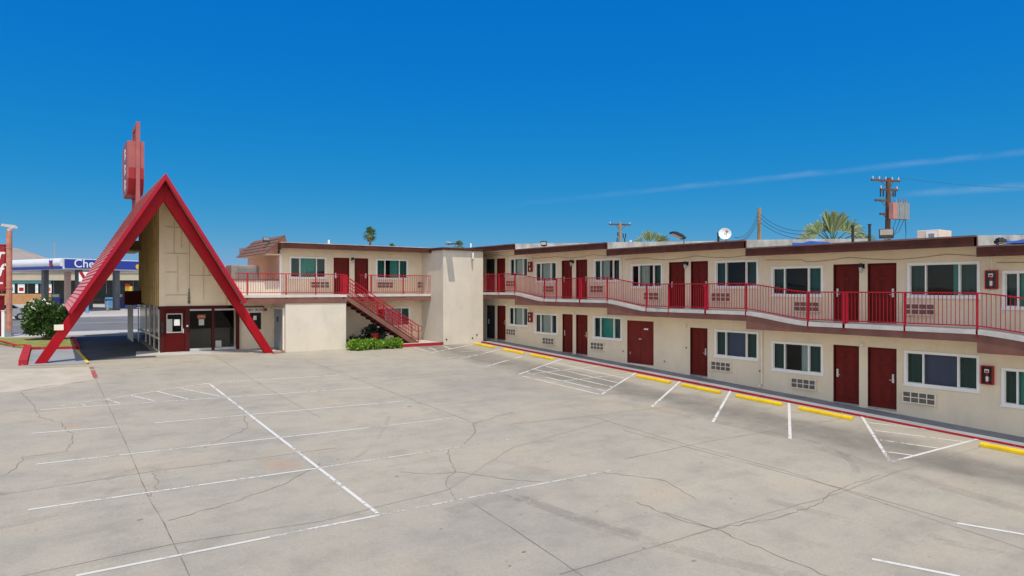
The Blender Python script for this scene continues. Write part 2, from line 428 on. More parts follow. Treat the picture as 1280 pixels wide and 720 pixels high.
# ribbons on the ground
def ribbon(mb, pts, w, dz, jitter=0, seg=.5, taper=False):
    P = [Vector(p) for p in pts]
    Q = []
    for a, b in zip(P, P[1:]):
        n = max(1, int((b - a).length / seg))
        for k in range(n): Q.append(a + (b - a) * k / n)
    Q.append(P[-1])
    if jitter:
        Q = [q + Vector((rng.uniform(-1, 1), rng.uniform(-1, 1))) * jitter if 0 < k < len(Q) - 1 else q for k, q in enumerate(Q)]
    L = []
    for k, q in enumerate(Q):
        d = (Q[min(k + 1, len(Q) - 1)] - Q[max(k - 1, 0)]).normalized()
        ww = w * (1 if not taper else (.35 + .9 * rng.random()))
        n = Vector((-d.y, d.x)) * ww / 2
        L.append((q + n, q - n))
    for (a, b), (c, d) in zip(L, L[1:]):
        mb.quad(*[(p.x, p.y, gz(p.y) + dz) for p in (b, d, c, a)])
def pxribbon(mb, pix, w, dz, **k): ribbon(mb, [G(*p) for p in pix], w, dz, **k)

LN = MB(); LW = MB()
bright = [((262, 480), (472, 642)), ((240.5, 482), (262, 479.5)), ((607.7, 458), (653, 445.3)), ((573, 449), (626, 436.8)), ((648.7, 468), (702.6, 448.8)), ((752, 493), (795, 466)),
          ((815, 508.5), (850, 476.8)), ((891, 527.7), (913, 489)), ((987.7, 550), (986.2, 504)), ((1112.8, 577.8), (1076.7, 519.7)),
          ((1112.8, 577.8), (1227.5, 547.5)), ((1196, 654), (1290, 670)), ((1090, 699), (1200, 721)),
          ((654, 470.5), (749, 493)), ((659, 466), (757, 489)), ((669, 462), (769, 484.5)), ((682, 458), (774, 479)), ((694.5, 453.5), (781, 473)),
          ((1086, 528.6), (1192, 540.5)), ((1094, 538.3), (1204, 552.2)), ((1100, 550), (1173, 560.5)), ((1107, 564.7), (1141, 569.4)),
          ((539, 441), (592, 430.5)), ((518, 434.5), (540, 441)), ((536, 434.5), (546, 438)), ((553, 432), (563, 436))]
for k_, s_ in enumerate(bright): pxribbon(LN, s_, .078 if k_ == 0 else .086, .006)
worn_l = [((45, 580.5), (460, 535)), ((35, 637.5), (400, 585)), ((95, 720), (470, 645)), ((40, 542), (150, 533)), ((193, 529), (505, 501.5)), ((50, 512.5), (467, 484.5)),
          ((75, 507.5), (258, 479.5)), ((275, 478), (425, 469)), ((98, 504.5), (109, 507.5)), ((133, 499), (150, 504.5)), ((162, 494), (192, 501)), ((195, 489), (235, 499)), ((221, 484.5), (278, 496)),
          ((667, 467), (750, 457.5)), ((688, 478), (793, 466.5)), ((600, 444), (560, 447)), ((575, 440), (640, 436))]
for s_ in worn_l: pxribbon(LW, s_, .072, .006)
LF = MB()
for s_ in [((460, 535), (562, 523.5)), ((400, 585), (636, 549.5)), ((470, 645), (762, 588.5))]: pxribbon(LF, s_, .075, .006)
tag(LN.build('parking_line', M['line']), kind='structure')
tag(LW.build('worn_parking_line', M['line_worn']), kind='structure')
tag(LF.build('faded_parking_line', M['line_faded']), kind='structure')
J = MB()
for pts in ([(262, 441), (330, 483), (400, 522)], [(117, 468), (160, 560), (186, 622), (205, 655), (238, 722)], [(0, 619), (205, 587)], [(0, 726), (217, 680), (400, 652)],
            [(588, 628), (640, 660), (728, 720)], [(780, 574), (880, 553), (1050, 524)], [(893, 661), (700, 718)], [(380, 449), (467, 482), (597, 530)],
            [(780, 538), (900, 570), (1050, 610), (1200, 653)]):
    pxribbon(J, pts, .019, .0035, jitter=.008, seg=.3, taper=True)
tag(J.build('pavement_joint', M['joint']), kind='structure')
J = MB()
for pts in ([(205, 587), (330, 572), (420, 560)], [(400, 652), (560, 612), (640, 560), (780, 520)], [(640, 530), (720, 522), (840, 508)], [(893, 661), (1038, 620), (1120, 590), (1241, 554)],
            [(60, 478), (120, 468), (262, 449)], [(0, 478), (60, 470)], [(830, 640), (893, 661)], [(720, 515), (860, 556), (980, 588), (1290, 690)]):
    pxribbon(J, pts, .03, .0035, jitter=.02, seg=.5, taper=True)
TM = MB()
for pts, w in (([(487, 520), (480, 535), (462, 560), (440, 575)], .12), ([(560, 640), (640, 622), (740, 655), (900, 700), (1010, 722)], .35), ([(640, 618), (700, 640), (800, 668)], .3),
               ([(760, 500), (860, 520), (990, 548), (1100, 585), (1290, 640)], .5), ([(990, 545), (1040, 560), (1070, 585), (1060, 600)], .18), ([(130, 600), (180, 585), (205, 592)], .25), ([(960, 625), (1080, 655), (1290, 700)], .3), ([(0, 660), (80, 640), (150, 610)], .22)):
    P = [Vector(G(*p)) for p in pts]; Q = []
    for k in range(len(P) - 1):
        p0, p1, p2, p3 = P[max(0, k - 1)], P[k], P[k + 1], P[min(len(P) - 1, k + 2)]
        for j in range(6):
            t = j / 6; Q.append(.5 * (2 * p1 + (p2 - p0) * t + (2 * p0 - 5 * p1 + 4 * p2 - p3) * t * t + (3 * p1 - p0 - 3 * p2 + p3) * t ** 3))
    Q.append(P[-1]); ribbon(TM, Q, w, .0028)
tag(TM.build('tyre_mark', M['tyre_mark']), kind='structure')
tag(J.build('worn_pavement_joint', M['joint_light']), kind='structure')
Cx = MB()
for pts in ([(190, 592), (197, 600), (195, 612), (189, 621)], [(25, 490), (45, 510), (50, 522), (75, 528), (92, 545), (85, 563)], [(0, 596), (22, 585), (28, 572), (85, 564)],
            [(560, 562), (562, 575), (570, 590), (556, 600), (560, 612), (570, 625)], [(500, 590), (540, 593), (570, 590), (640, 600), (680, 602)], [(594, 530), (594, 542), (580, 556)],
            [(215, 650), (300, 625), (360, 603), (400, 580)], [(255, 560), (310, 535), (305, 520)], [(795, 627), (850, 650), (893, 661), (960, 690), (1040, 722)],
            [(893, 661), (960, 650), (1020, 632), (1050, 610), (1100, 594)], [(594, 542), (590, 530), (640, 515)], [(750, 590), (830, 600), (870, 625)]):
    pxribbon(Cx, pts, .015, .0045, jitter=.045, seg=.16, taper=True)
tag(Cx.build('pavement_crack', M['crack']), kind='structure')
# oil drips with a shape of their own
Sx = MB()
for k in range(26):
    px, py = rng.uniform(0, 1280), rng.uniform(490, 716)
    if py < 490 + .1 * abs(px - 640) * 0: continue
    gx, gy = G(px, py)
    if gx > 21.5: continue
    r = rng.choice([.01, .015, .02, .025]); n = 9; ph = rng.random() * 6
    Sx.sheet([(gx + r * (1 + .4 * rng.random()) * math.cos(ph + 2 * math.pi * j / n) * 1.6, gy + r * (1 + .4 * rng.random()) * math.sin(ph + 2 * math.pi * j / n), gz(gy) + .0052) for j in range(n)])
for px, py, r in ((213, 650, .04), (512, 508, .07), (715, 597, .07), (286, 576, .05)):
    gx, gy = G(px, py); n = 11
    Sx.sheet([(gx + r * rng.uniform(.7, 1.3) * math.cos(2 * math.pi * j / n) * 1.2, gy + r * .5 * rng.uniform(.7, 1.3) * math.sin(2 * math.pi * j / n), gz(gy) + .0052) for j in range(n)])
tag(Sx.build('oil_stain', simple('oil_stain', (.21, .196, .175), .85, .3, 4)), kind='structure')

# far hill
mb = MB(); pts = []
hx0, hy0 = far(-420, 3000); hx1, hy1 = far(260, 3000)
for k in range(41):
    t = k / 40; ppx = -420 + 680 * t; h = (184 if ppx < 12 else max(0, 184 - 1.05 * (ppx - 12))) + (4 * math.sin(t * 40) + 3 * rng.random()) * (ppx < 200)
    pts.append((hx0 + (hx1 - hx0) * t, hy0 + (hy1 - hy0) * t, max(.5, h)))
for a, b in zip(pts, pts[1:]):
    n = Vector((hx0, hy0, 0)).normalized() * 900
    mb.quad((a[0] - n.x, a[1] - n.y, .9), (b[0] - n.x, b[1] - n.y, .9), b, a)
    mb.quad(a, b, (b[0] + n.x, b[1] + n.y, .9), (a[0] + n.x, a[1] + n.y, .9))
tag(mb.build('hills', M['hill']), kind='structure')

# walkway of the long wing and its red kerb
W = 23.6
def zw(Y): return .0415 * Y - .525 - .035 * min(1, max(0, (21 - Y) / 12))
ys = [-14 + k * 1.2 for k in range(41)]
ys = [y for y in ys if y < 34.0] + [34.06]
mb = MB(); kb = MB()
for a, b in zip(ys, ys[1:]):
    mb.hexa([(22.37, a, zw(a) - .4), (W + .2, a, zw(a) - .4), (W + .2, b, zw(b) - .4), (22.37, b, zw(b) - .4)], [(22.37, a, zw(a)), (W + .2, a, zw(a)), (W + .2, b, zw(b)), (22.37, b, zw(b))])
    kb.hexa([(22.29, a, zw(a) - .4), (22.365, a, zw(a) - .4), (22.365, b, zw(b) - .4), (22.29, b, zw(b) - .4)], [(22.31, a, zw(a) + .004), (22.365, a, zw(a) + .004), (22.365, b, zw(b) + .004), (22.31, b, zw(b) + .004)])
tag(mb.build('walkway', M['walk_grey']), kind='structure')
tag(kb.build('kerb', M['kerb_red']), kind='structure')
# landing in the corner by the stair
mb = MB(); mb.box(17.3, 19.69, 34.2, 36.69, .4, .955); tag(mb.build('walkway', M['walk']), kind='structure')
mb = MB(); mb.box(17.0, 19.69, 34.02, 34.196, .4, .962); tag(mb.build('kerb', M['kerb_red']), kind='structure')

# ================================================================== facade parts (local x along, -y outward, z up)
def wall_grid(mb, x0, x1, z0, z1, ops, dep=.13):
    xs = sorted({x0, x1} | {x for o in ops for x in o[:2]}); zs = sorted({z0, z1} | {z for o in ops for z in o[2:]})
    for xa, xb in zip(xs, xs[1:]):
        for za, zb in zip(zs, zs[1:]):
            cx, cz = (xa + xb) / 2, (za + zb) / 2
            if any(o[0] < cx < o[1] and o[2] < cz < o[3] for o in ops): continue
            mb.quad((xa, 0, za), (xb, 0, za), (xb, 0, zb), (xa, 0, zb))
    for a, b, c, d in ops:
        mb.quad((a, 0, c), (b, 0, c), (b, dep, c), (a, dep, c)); mb.quad((a, 0, d), (a, dep, d), (b, dep, d), (b, 0, d))
        mb.quad((a, 0, c), (a, dep, c), (a, dep, d), (a, 0, d)); mb.quad((b, 0, c), (b, 0, d), (b, dep, d), (b, dep, c))

def make_door(root, a, b, z, h=2.03, handle='R', mat='door', label=None, plain=False, plate=True, ajar=False):
    w = b - a; fr = MB(); t = .045
    fr.box(a - .0, a + t, .005, .125, z, z + h); fr.box(b - t, b, .005, .125, z, z + h); fr.box(a + t + .001, b - t - .001, .005, .125, z + h - t, z + h)
    d = MB(); x0, x1, y = a + t + .003, b - t - .003, .075
    d.box(x0, x1, y, y + .04, z + .03, z + h - t - .003)
    ww = x1 - x0
    if not plain:
        for (za, zb) in ((.18, .78), (.95, 1.48), (1.58, 1.84)):
            for (fa, fb) in ((.12, .45), (.55, .88)):
                d.box(x0 + ww * fa, x0 + ww * fb, y - .016, y + .002, z + za, z + zb)
                d.box(x0 + ww * fa + .05, x0 + ww * fb - .05, y - .03, y - .012, z + za + .05, z + zb - .05)
    o = d.build('door', M[mat], root, bevel=.004)
    if label: o['label'] = label
    fr.build('door_frame', M['frame_red'] if mat == 'door' else M[mat], o)
    th = MB(); th.box(a + .005, b - .005, -.02, .12, z - .03, z + .025); th.build('threshold', M['metal'], o)
    hx = x1 - .085 if handle == 'R' else x0 + .085
    hd = MB(); hd.box(hx - .036, hx + .036, y - .04, y - .002, z + .90, z + 1.19)
    hd.box(hx - .02, hx + .02, y - .055, y - .038, z + 1.08, z + 1.15)
    sgn = -1 if handle == 'R' else 1
    hd.bar((hx, y - .055, z + .99), (hx + sgn * .11, y - .055, z + .99), .022); hd.bar((hx, y - .02, z + .99), (hx, y - .06, z + .99), .022)
    hd.build('handle', M['metal'], o, bevel=.003)
    if plate:
        pl = MB(); cx = (x0 + x1) / 2; pl.box(cx - .055, cx + .055, y - .008, y - .0005, z + 1.51, z + 1.555); pl.build('number_plate', M['black'] if mat == 'door' else M['metal'], o)
    pe = MB(); pe.cyl((0, 0, 0), .012, .01, 8)
    return o

def curtain_mesh(x0, x1, z0, z1, y, wave=.1, amp=.022):
    mb = MB(); n = max(6, int((x1 - x0) / wave * 5)); off = rng.random() * 6
    P = [(x0 + (x1 - x0) * k / n, y + amp * math.sin(off + (x0 + (x1 - x0) * k / n) / wave * 6.283) * (.7 + .3 * math.sin(k * .7))) for k in range(n + 1)]
    for (xa, ya), (xb, yb) in zip(P, P[1:]): mb.quad((xa, ya, z0), (xb, yb, z0), (xb, yb, z1), (xa, ya, z1))
    return mb

def make_window(root, a, b, z0, z1, style='G-G', split=(.26, .735), label=None):
    """style: one letter per pane: g grey-green, t teal, w white sheer, n painted sky reflection, - open dark, h half teal, k half white"""
    f = MB(); t = .055; yo, yi = -.035, .07
    f.box(a - .03, b + .03, yo, yi, z1 - t, z1 + .03); f.box(a - .03, b + .03, yo, yi, z0 - .03, z0 + t)
    f.box(a - .03, a + t, yo, yi, z0 + t + .001, z1 - t - .001); f.box(b - t, b + .03, yo, yi, z0 + t + .001, z1 - t - .001)
    xs = [a + t] + [a + (b - a) * s for s in split] + [b - t]
    for x in xs[1:-1]: f.box(x - .022, x + .022, yo + .008, yi - .002, z0 + t + .001, z1 - t - .001)
    # narrow sashes of the sliding side panes
    for k in (0, len(xs) - 2):
        xa, xb = xs[k] + (.023 if k else .001), xs[k + 1] - (.023 if k < len(xs) - 2 else .001)
        s_ = .016
        f.box(xa, xb, .018, .05, z0 + t + .002, z0 + t + s_); f.box(xa, xb, .018, .05, z1 - t - s_, z1 - t - .002)
        f.box(xa, xa + s_, .02, .05, z0 + t + s_, z1 - t - s_); f.box(xb - s_, xb, .02, .05, z0 + t + s_, z1 - t - s_)
    o = f.build('window', M['trim_white'], root, bevel=.006)
    if label: o['label'] = label
    sl = MB(); sl.box(a - .05, b + .05, -.06, -.036, z0 - .055, z0 - .005); sl.build('sill', M['trim_white'], o)
    for k in range(len(xs) - 1):
        mid = k == 1 or len(xs) == 2
        y = .056 if mid else .04
        g = MB(); g.quad((xs[k], y, z0 + t), (xs[k + 1], y, z0 + t), (xs[k + 1], y, z1 - t), (xs[k], y, z1 - t))
        g.build('pane' if mid else 'insect_screen_pane', M['glass' if mid else 'glass_screen'], o)
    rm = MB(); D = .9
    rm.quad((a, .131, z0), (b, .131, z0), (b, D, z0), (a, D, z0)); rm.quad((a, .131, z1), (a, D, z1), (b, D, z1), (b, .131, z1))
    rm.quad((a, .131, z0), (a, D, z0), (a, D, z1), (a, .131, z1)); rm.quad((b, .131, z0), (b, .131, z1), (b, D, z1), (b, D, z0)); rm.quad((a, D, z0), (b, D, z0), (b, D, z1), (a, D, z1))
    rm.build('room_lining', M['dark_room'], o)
    MT = {'g': 'cur_green', 't': 'cur_teal', 'w': 'cur_white', 'n': 'cur_reflection', 'h': 'cur_teal', 'k': 'cur_white', 'q': 'cur_teal', 'p': 'cur_white'}
    for k, c in enumerate(style[:len(xs) - 1]):
        if c == '-': continue
        xa, xb = xs[k], xs[k + 1]
        if k == 0: xa = a + .01
        if k == len(xs) - 2: xb = b - .01
        if c == 'h': xa = xa + (xb - xa) * .42
        if c == 'k': xb = xa + (xb - xa) * .55
        if c == 'q': xa = xa + (xb - xa) * .76
        if c == 'p': xa = xa + (xb - xa) * .6
        cm = curtain_mesh(xa, xb, z0 + .02, z1 - .01, .17, amp=.0 if c == 'n' else .024, wave=.11)  # the flat one is a painted reflection, not cloth
        cm.build('curtain_or_reflection', M[MT[c]], o)
    return o

def make_ac(root, a, b, z0, z1, out=.13, ncol=None):
    c = MB(); w = b - a; t = .028
    c.box(a, b, -out + .03, -.002, z0, z1)
    c.box(a - .012, b + .012, -out, -out + .028, z0 - .012, z0 + t); c.box(a - .012, b + .012, -out, -out + .028, z1 - t, z1 + .012)
    n = ncol or max(2, round(w / .27))
    for k in range(n + 1):
        x = a + (w - t) * k / n; c.box(x, x + t, -out + .001, -out + .027, z0 + t, z1 - t)
    zm = (z0 + z1) / 2; c.box(a, b, -out + .002, -out + .026, zm - .014, zm + .014)
    o = c.build('air_conditioner', M['ac_cream'], root, bevel=.003)
    g = MB()
    g.quad((a + .02, -out + .024, z0 + .02), (b - .02, -out + .024, z0 + .02), (b - .02, -out + .024, z1 - .02), (a + .02, -out + .024, z1 - .02))
    k = z0 + .03
    while k < z1 - .03:
        g.box(a + .025, b - .025, -out + .012, -out + .02, k, k + .009); k += .026
    g.build('grille', M['grille_dark'], o)
    return o

def make_wall_lamp(root, x, z, glass=True):
    l = MB(); l.box(x - .05, x + .05, -.04, 0, z - .02, z + .14); l.bar((x, -.03, z + .1), (x, -.17, z + .14), .03); l.tube([(x, -.17, z + .16), (x, -.17, z + .12), (x, -.17, z + .02)], .045, 10, .075)
    o = l.build('wall_lamp', M['black'], root)
    s_ = MB(); s_.tube([(x, -.17, z + .018), (x, -.17, z - .1), (x, -.17, z - .17)], .068, 12, .03); s_.build('lamp_glass', M['light_grey'], o, smooth=True)
    return o

def extinguisher(name_label, loc, rz):
    e = empty('fire_extinguisher_cabinet', loc, rz)
    b = MB(); w, h, d = .32, .56, .13; t = .03
    b.box(-w / 2, -w / 2 + t, -d, -.003, 0, h); b.box(w / 2 - t, w / 2, -d, -.003, 0, h); b.box(-w / 2 + t, w / 2 - t, -d, -.003, 0, t); b.box(-w / 2 + t, w / 2 - t, -d, -.003, h - t, h); b.box(-w / 2 + t, w / 2 - t, -.02, -.003, t, h - t)
    b.build('cabinet_box', M['red_box'], e, bevel=.004)
    n = MB(); n.box(-w / 2 + t, w / 2 - t, -.026, -.0205, t, h - t); n.build('cabinet_lining', M['black'], e)
    x = MB(); x.tube([(0, -.075, .04), (0, -.075, .30), (0, -.075, .35)], .048, 12); x.tube([(0, -.075, .35), (0, -.075, .41)], .025, 8); x.bar((-.02, -.075, .42), (.07, -.075, .45), .02)
    x.build('extinguisher', M['red_box'], e)
    n = MB(); n.tube([(0, -.077, .10), (0, -.077, .24)], .0505, 12); n.build('extinguisher_label', M['white_paint'], e)
    n = MB(); n.box(-.06, .06, -d - .004, -d + .004, .36, .46); n.build('notice', M['white_paint'], e)
    n = MB(); n.box(-.045, .045, -d - .008, -d - .005, .375, .425); n.build('notice_print', M['red_box'], e)
    n = MB(); n.quad((-w / 2 + t, -d + .012, t), (w / 2 - t, -d + .012, t), (w / 2 - t, -d + .012, h - t), (-w / 2 + t, -d + .012, h - t)); n.build('cabinet_glass', M['glass_clear'], e)
    return tag(e, name_label, 'fire extinguisher', 'fire extinguisher cabinets on the motel walls')

# ================================================================== LONG WING (right)
Y0 = 36.7; EDGE = 1.15
wing = tag(empty('motel_wing', (W, Y0, 0), R(-90)), 'long cream motel wing stepping down along the parking lot with a red balcony rail', 'motel building')
ax = lambda px: Y0 - on_x(px, W)
FL = [.95, .63, .31, 0.0, -.31]
AB = [0.0, 5.84, 13.23, 20.82, 28.56, 40.0]
UP = 2.86
low = dict(win=[(636, 661, 0, 'gwg'), (668.7, 697.3, 1, 'gwg'), (741.5, 777.8, 1, 'gtg'), (893.3, 949, 2, 'gng'), (964.3, 1029.6, 3, 'gpg'), (1130, 1225.5, 3, 'gng'), (1251.5, 1330, 4, 'gtg')],
           ac=[(634.5, 647, 0), (680, 695.2, 1), (740, 757.5, 1), (890.6, 917, 2), (990.8, 1023.6, 3), (1130, 1174, 3)])
upw = dict(win=[(637, 660.7, 0, 'gwg'), (669, 696.6, 1, '-wg'), (742.3, 776.3, 1, 'gkg'), (788.5, 828.5, 2, '-kt'), (893.6, 948.6, 2, 'g-g'), (964.2, 1029.6, 3, 'g-t'), (1134, 1226, 3, 'gqg'), (1252.5, 1330, 4, 'gtg')],
           ac=[(634.5, 647, 0), (680.5, 695, 1), (739.5, 756.8, 1), (806.5, 827, 2), (891, 917, 2), (994.5, 1028, 3), (1131, 1173, 3)])
dl = [(608.6, 618.6, 0, 'L', 'black'), (621.6, 632, 0, 'R', 'door'), (703, 715.8, 1, 'L', 'door'), (720, 734.4, 1, 'R', 'door'), (862.6, 884.4, 2, 'R', 'door'), (1041.6, 1073.8, 3, 'L', 'door'), (1084.6, 1120.8, 3, 'R', 'door')]
du = [(608, 618.2, 0, 'L', 'black'), (621.2, 631.5, 0, 'R', 'door'), (702.2, 715, 1, 'L', 'door'), (720, 734, 1, 'R', 'door'), (836.2, 856, 2, 'L', 'door'), (863.4, 885, 2, 'R', 'door'), (1041.6, 1074, 3, 'L', 'door'), (1084.4, 1120.6, 3, 'R', 'door')]
ops = [[] for _ in FL]
for lst, dz in ((low['win'], 0), (upw['win'], UP)):
    for p, q, s_, st in lst:
        f = FL[s_] + dz; a, b = ax(p), ax(q)
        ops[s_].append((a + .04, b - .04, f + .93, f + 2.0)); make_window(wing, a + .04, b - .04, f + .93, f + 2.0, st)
for lst, dz in ((dl, 0), (du, UP)):
    for p, q, s_, hd, mt in lst:
        f = FL[s_] + dz; a, b = ax(p), ax(q)
        ops[s_].append((a, b, f, f + 2.05)); make_door(wing, a, b, f, 2.05, hd, mt, label='open doorway with the door swung into the dark' if mt == 'black' else None, plate=mt != 'black')
# wide double service door
a, b = ax(784), ax(817); f = .5
ops[2].append((a, b, f, f + 2.03))
dd = MB(); dd.box(a + .05, (a + b) / 2 - .004, .03, .07, f + .02, f + 1.99); dd.box((a + b) / 2 + .004, b - .05, .03, .07, f + .02, f + 1.99)
dd = dd.build('door', M['door_dim'], wing, bevel=.004); dd['label'] = 'wide flat maroon double service door'
fr = MB(); fr.box(a, a + .05, .0, .12, f, f + 2.03); fr.box(b - .05, b, .0, .12, f, f + 2.03); fr.box(a + .05, b - .05, .0, .12, f + 1.992, f + 2.03); fr.build('door_frame', M['door_dim'], dd)
h = MB(); h.box((a + b) / 2 - .1, (a + b) / 2 + .06, .018, .032, f + 1.15, f + 1.2); h.box(a + .16, a + .2, .012, .032, f + .42, f + .53); h.build('handle', M['metal'], dd)
h = MB(); h.box(b - .62, b - .36, .022, .031, f + 1.62, f + 1.69); h.build('number_plate', M['white_paint'], dd)
for lst, dz in ((low['ac'], 0), (upw['ac'], UP)):
    for p, q, s_ in lst:
        f = FL[s_] + dz; make_ac(wing, ax(p), ax(q) - .06, f + .34, f + .71)
wl = MB()
for k, f in enumerate(FL):
    wall_grid(wl, AB[k] - (1.5 if k == 0 else 0), AB[k + 1], f - .7, f + 5.34, ops[k])
    if k: wl.quad((AB[k], 0, FL[k - 1] + 5.34), (AB[k], 8, FL[k - 1] + 5.34), (AB[k], 8, f + 5.3), (AB[k], 0, f + 5.3))
wl.quad((40, 0, -2), (40, 8, -2), (40, 8, 5), (40, 0, 5)); wl.quad((40, 8, -2), (-1.5, 8, -2), (-1.5, 8, 6), (40, 8, 6)); wl.quad((-1.5, 0, -1), (-1.5, 0, 6.2), (-1.5, 8, 6.2), (-1.5, 8, -1))
wl.build('wall', M['stucco'], wing)
# thin joint trims on the wall where the wing steps
tr = MB()
for k in (1, 2, 3, 4):
    tr.box(AB[k] - .05, AB[k] + .0, -.025, .0, FL[k] + UP, FL[k] + 5.28)
tr.build('wall_trim', M['trim_cream'], wing)
dp = MB(); xx = AB[3] - .06; dp.tube([(xx, -.06, 2.5), (xx, -.06, .32), (xx - .05, -.1, .24), (xx - .1, -.16, .22)], .04, 8); dp.build('downspout', M['trim_cream'], wing)
for px, s_ in ((716.8, 1), (859.5, 2), (1079, 3)): make_wall_lamp(wing, ax(px), FL[s_] + UP + 1.9)
for px, s_ in ((633.5, 0), (717.5, 1), (857.5, 2), (1078.5, 3)):
    q = MB(); x = ax(px); q.tube([(x, -.0, FL[s_] + 2.1), (x, -.07, FL[s_] + 2.12)], .045, 8); q.tube([(x, -.07, FL[s_] + 2.15), (x, -.1, FL[s_] + 2.05)], .05, 8, .06); q.build('porch_light', M['trim_white'], wing)
for px, z, s_ in ((858, 1.15, 2), (831, .45, 2), (779, .40, 1), (950, .5, 2), (1225, 2.2, 3)):
    q = MB(); x = ax(px); q.tube([(x, 0, FL[s_] + z), (x, -.03, FL[s_] + z)], .035, 8); q.build('pipe_stub', M['grille_dark'], wing)
q = MB(); x = AB[2] - .12; q.tube([(x, -.03, FL[1] + UP + .1), (x, -.03, FL[1] + 5.2)], .018, 6); q.build('conduit', M['trim_cream'], wing)
# sagging cable under the eaves
for k in range(5):
    a, b = AB[k] + .1, AB[k + 1] - .1; z = FL[k] + 5.16
    c = MB(); n = 40; q = []
    for j in range(n + 1):
        t = j / n; x = a + (b - a) * t
        q.append((x, -.02, z - .12 * abs(math.sin(t * math.pi * 2.4 + k)) * (1 if t > .2 else .3) - .03 * t))
    c.tube(q, .008, 5); c.build('eave_cable', M['grille_dark'], wing)
# upper walkway, beam and rail
def zb(a):
    z = FL[0] + UP
    for k in range(1, 5):
        t = min(1, max(0, (a - AB[k] + .05) / 2.5)); z += (FL[k] - FL[k - 1]) * (t * t * (3 - 2 * t) * .45 + t * .55)
    return z
stn = sorted({2.64, 40.0, *[2.64 + k * .3 for k in range(125) if 2.64 + k * .3 < 40], *AB[1:5]})
sl = MB(); bm = MB(); sfm = MB()
for a, b in zip(stn, stn[1:]):
    za, zb_ = zb(a), zb(b)
    sl.hexa([(a, -EDGE - .03, za - .13), (b, -EDGE - .03, zb_ - .13), (b, -.001, zb_ - .13), (a, -.001, za - .13)], [(a, -EDGE - .03, za), (b, -EDGE - .03, zb_), (b, -.001, zb_), (a, -.001, za)])
sl.build('balcony_floor', M['slab'], wing)
for k in range(5):
    q = [x for x in stn if AB[k] - 1e-6 <= x <= AB[k + 1] + 1e-6]
    bot = FL[k] + UP - .36
    for a, b in zip(q, q[1:]):
        bm.hexa([(a, -EDGE, bot), (b, -EDGE, bot), (b, -EDGE + .09, bot), (a, -EDGE + .09, bot)], [(a, -EDGE, zb(a) - .132), (b, -EDGE, zb(b) - .132), (b, -EDGE + .09, zb(b) - .132), (a, -EDGE + .09, zb(a) - .132)])
    sfm.box(max(2.64, AB[k]), AB[k + 1] - .002, -EDGE + .092, -.002, bot + .03, bot + .06)
bm.build('balcony_beam', M['beam'], wing)
sfm.build('soffit', M['soffit'], wing)

def railing(root, line, zf, posts, thick=(), h=1.07, name='railing', step=.115, y=-EDGE + .0):
    """line: list of x stations; zf(x) floor height; straight along local x at depth y"""
    r = MB()
    for a, b in zip(line, line[1:]):
        r.bar((a, y, zf(a) + h), (b, y, zf(b) + h), .045, .04); r.bar((a, y, zf(a) + .115), (b, y, zf(b) + .115), .03, .035)
    x = line[0] + step / 2
    while x < line[-1]:
        r.bar((x, y, zf(x) + .12), (x, y, zf(x) + h - .015), .015); x += step
    o = r.build(name, M['rail'], root)
    for p in posts:
        q = MB(); w = .085 if p in thick else .05
        q.box(p - w / 2, p + w / 2, y - .03, y + .03, zf(p) - .22, zf(p) + h + (.0))
        if p in thick: q.box(p + w * .8, p + w * 1.6, y - .025, y + .025, zf(p) + .02, zf(p) + h - .02)
        q.build('post', M['rail'], o)
    return o
axe = lambda px: Y0 - on_x(px, W - EDGE)
pp = [axe(p) for p in (624, 643.5, 680.5, 695.5, 725, 759.3, 808, 835.8, 882, 932.5, 1010, 1055, 1131, 1221.5)] + [31.5, 34.3, 37, 39.5]
tk = [axe(p) for p in (725, 882, 1055)]
railing(wing, [s_ for s_ in stn], zb, pp, tk)
# roofs with stepped dark fascia
fa = MB(); ft = MB(); rf = MB(); so = MB(); st_ = MB(); cap = MB()
SL = .05
for k, f in enumerate(FL):
    a = AB[k] - (1.5 if k == 0 else 0); b = AB[k + 1]; z0, z1 = f + 5.28, f + 5.55; e = EDGE + .04
    fa.box(a, b - .0 - (.004 if k < 4 else 0), -e, -e + .06, z0, z1)
    ft.box(a, b - .004, -e - .025, -e + .09, z1 + .001, z1 + .05)
    so.quad((a, -e + .06, z0 + .03), (b, -e + .06, z0 + .03), (b, -.001, z0 + .03), (a, -.001, z0 + .03))
    n = 12
    for i in range(n):                       # lumpy coated roofing sloping up to the back
        for j in range(8):
            def P(i, j):
                x = a + (b - a) * i / n; y = -e + .09 + (9.2) * j / 8
                w = .02 * math.sin(i * 2.1 + j * 1.7 + k) if 0 < j else 0
                return (x, y, z1 + .03 + SL * (y + e) + w)
            rf.quad(P(i, j), P(i + 1, j), P(i + 1, j + 1), P(i, j + 1))
    if k < 4:                                # pale step face at the low end of each roof
        zn = FL[k + 1] + 5.3
        q = [(b + .01, -e + .07, zn), (b + .01, 8, zn + .2), (b + .01, 8, z1 + .03 + SL * (8 + e)), (b + .01, -e + .07, z1 + .045)]
        st_ = MB(); st_.prism(q, (-.05, 0, 0)); st_.build('roof_step', M['roofing'], wing)
        fa.box(b - .06, b + .012, -e + .0, -e + .062, z0 - .004, z1)
fa.build('fascia', M['fascia'], wing); ft.build('roof_edge', M['fascia_top'], wing); rf.build('roof', M['roofing'], wing, smooth=True); so.build('soffit', M['soffit'], wing)

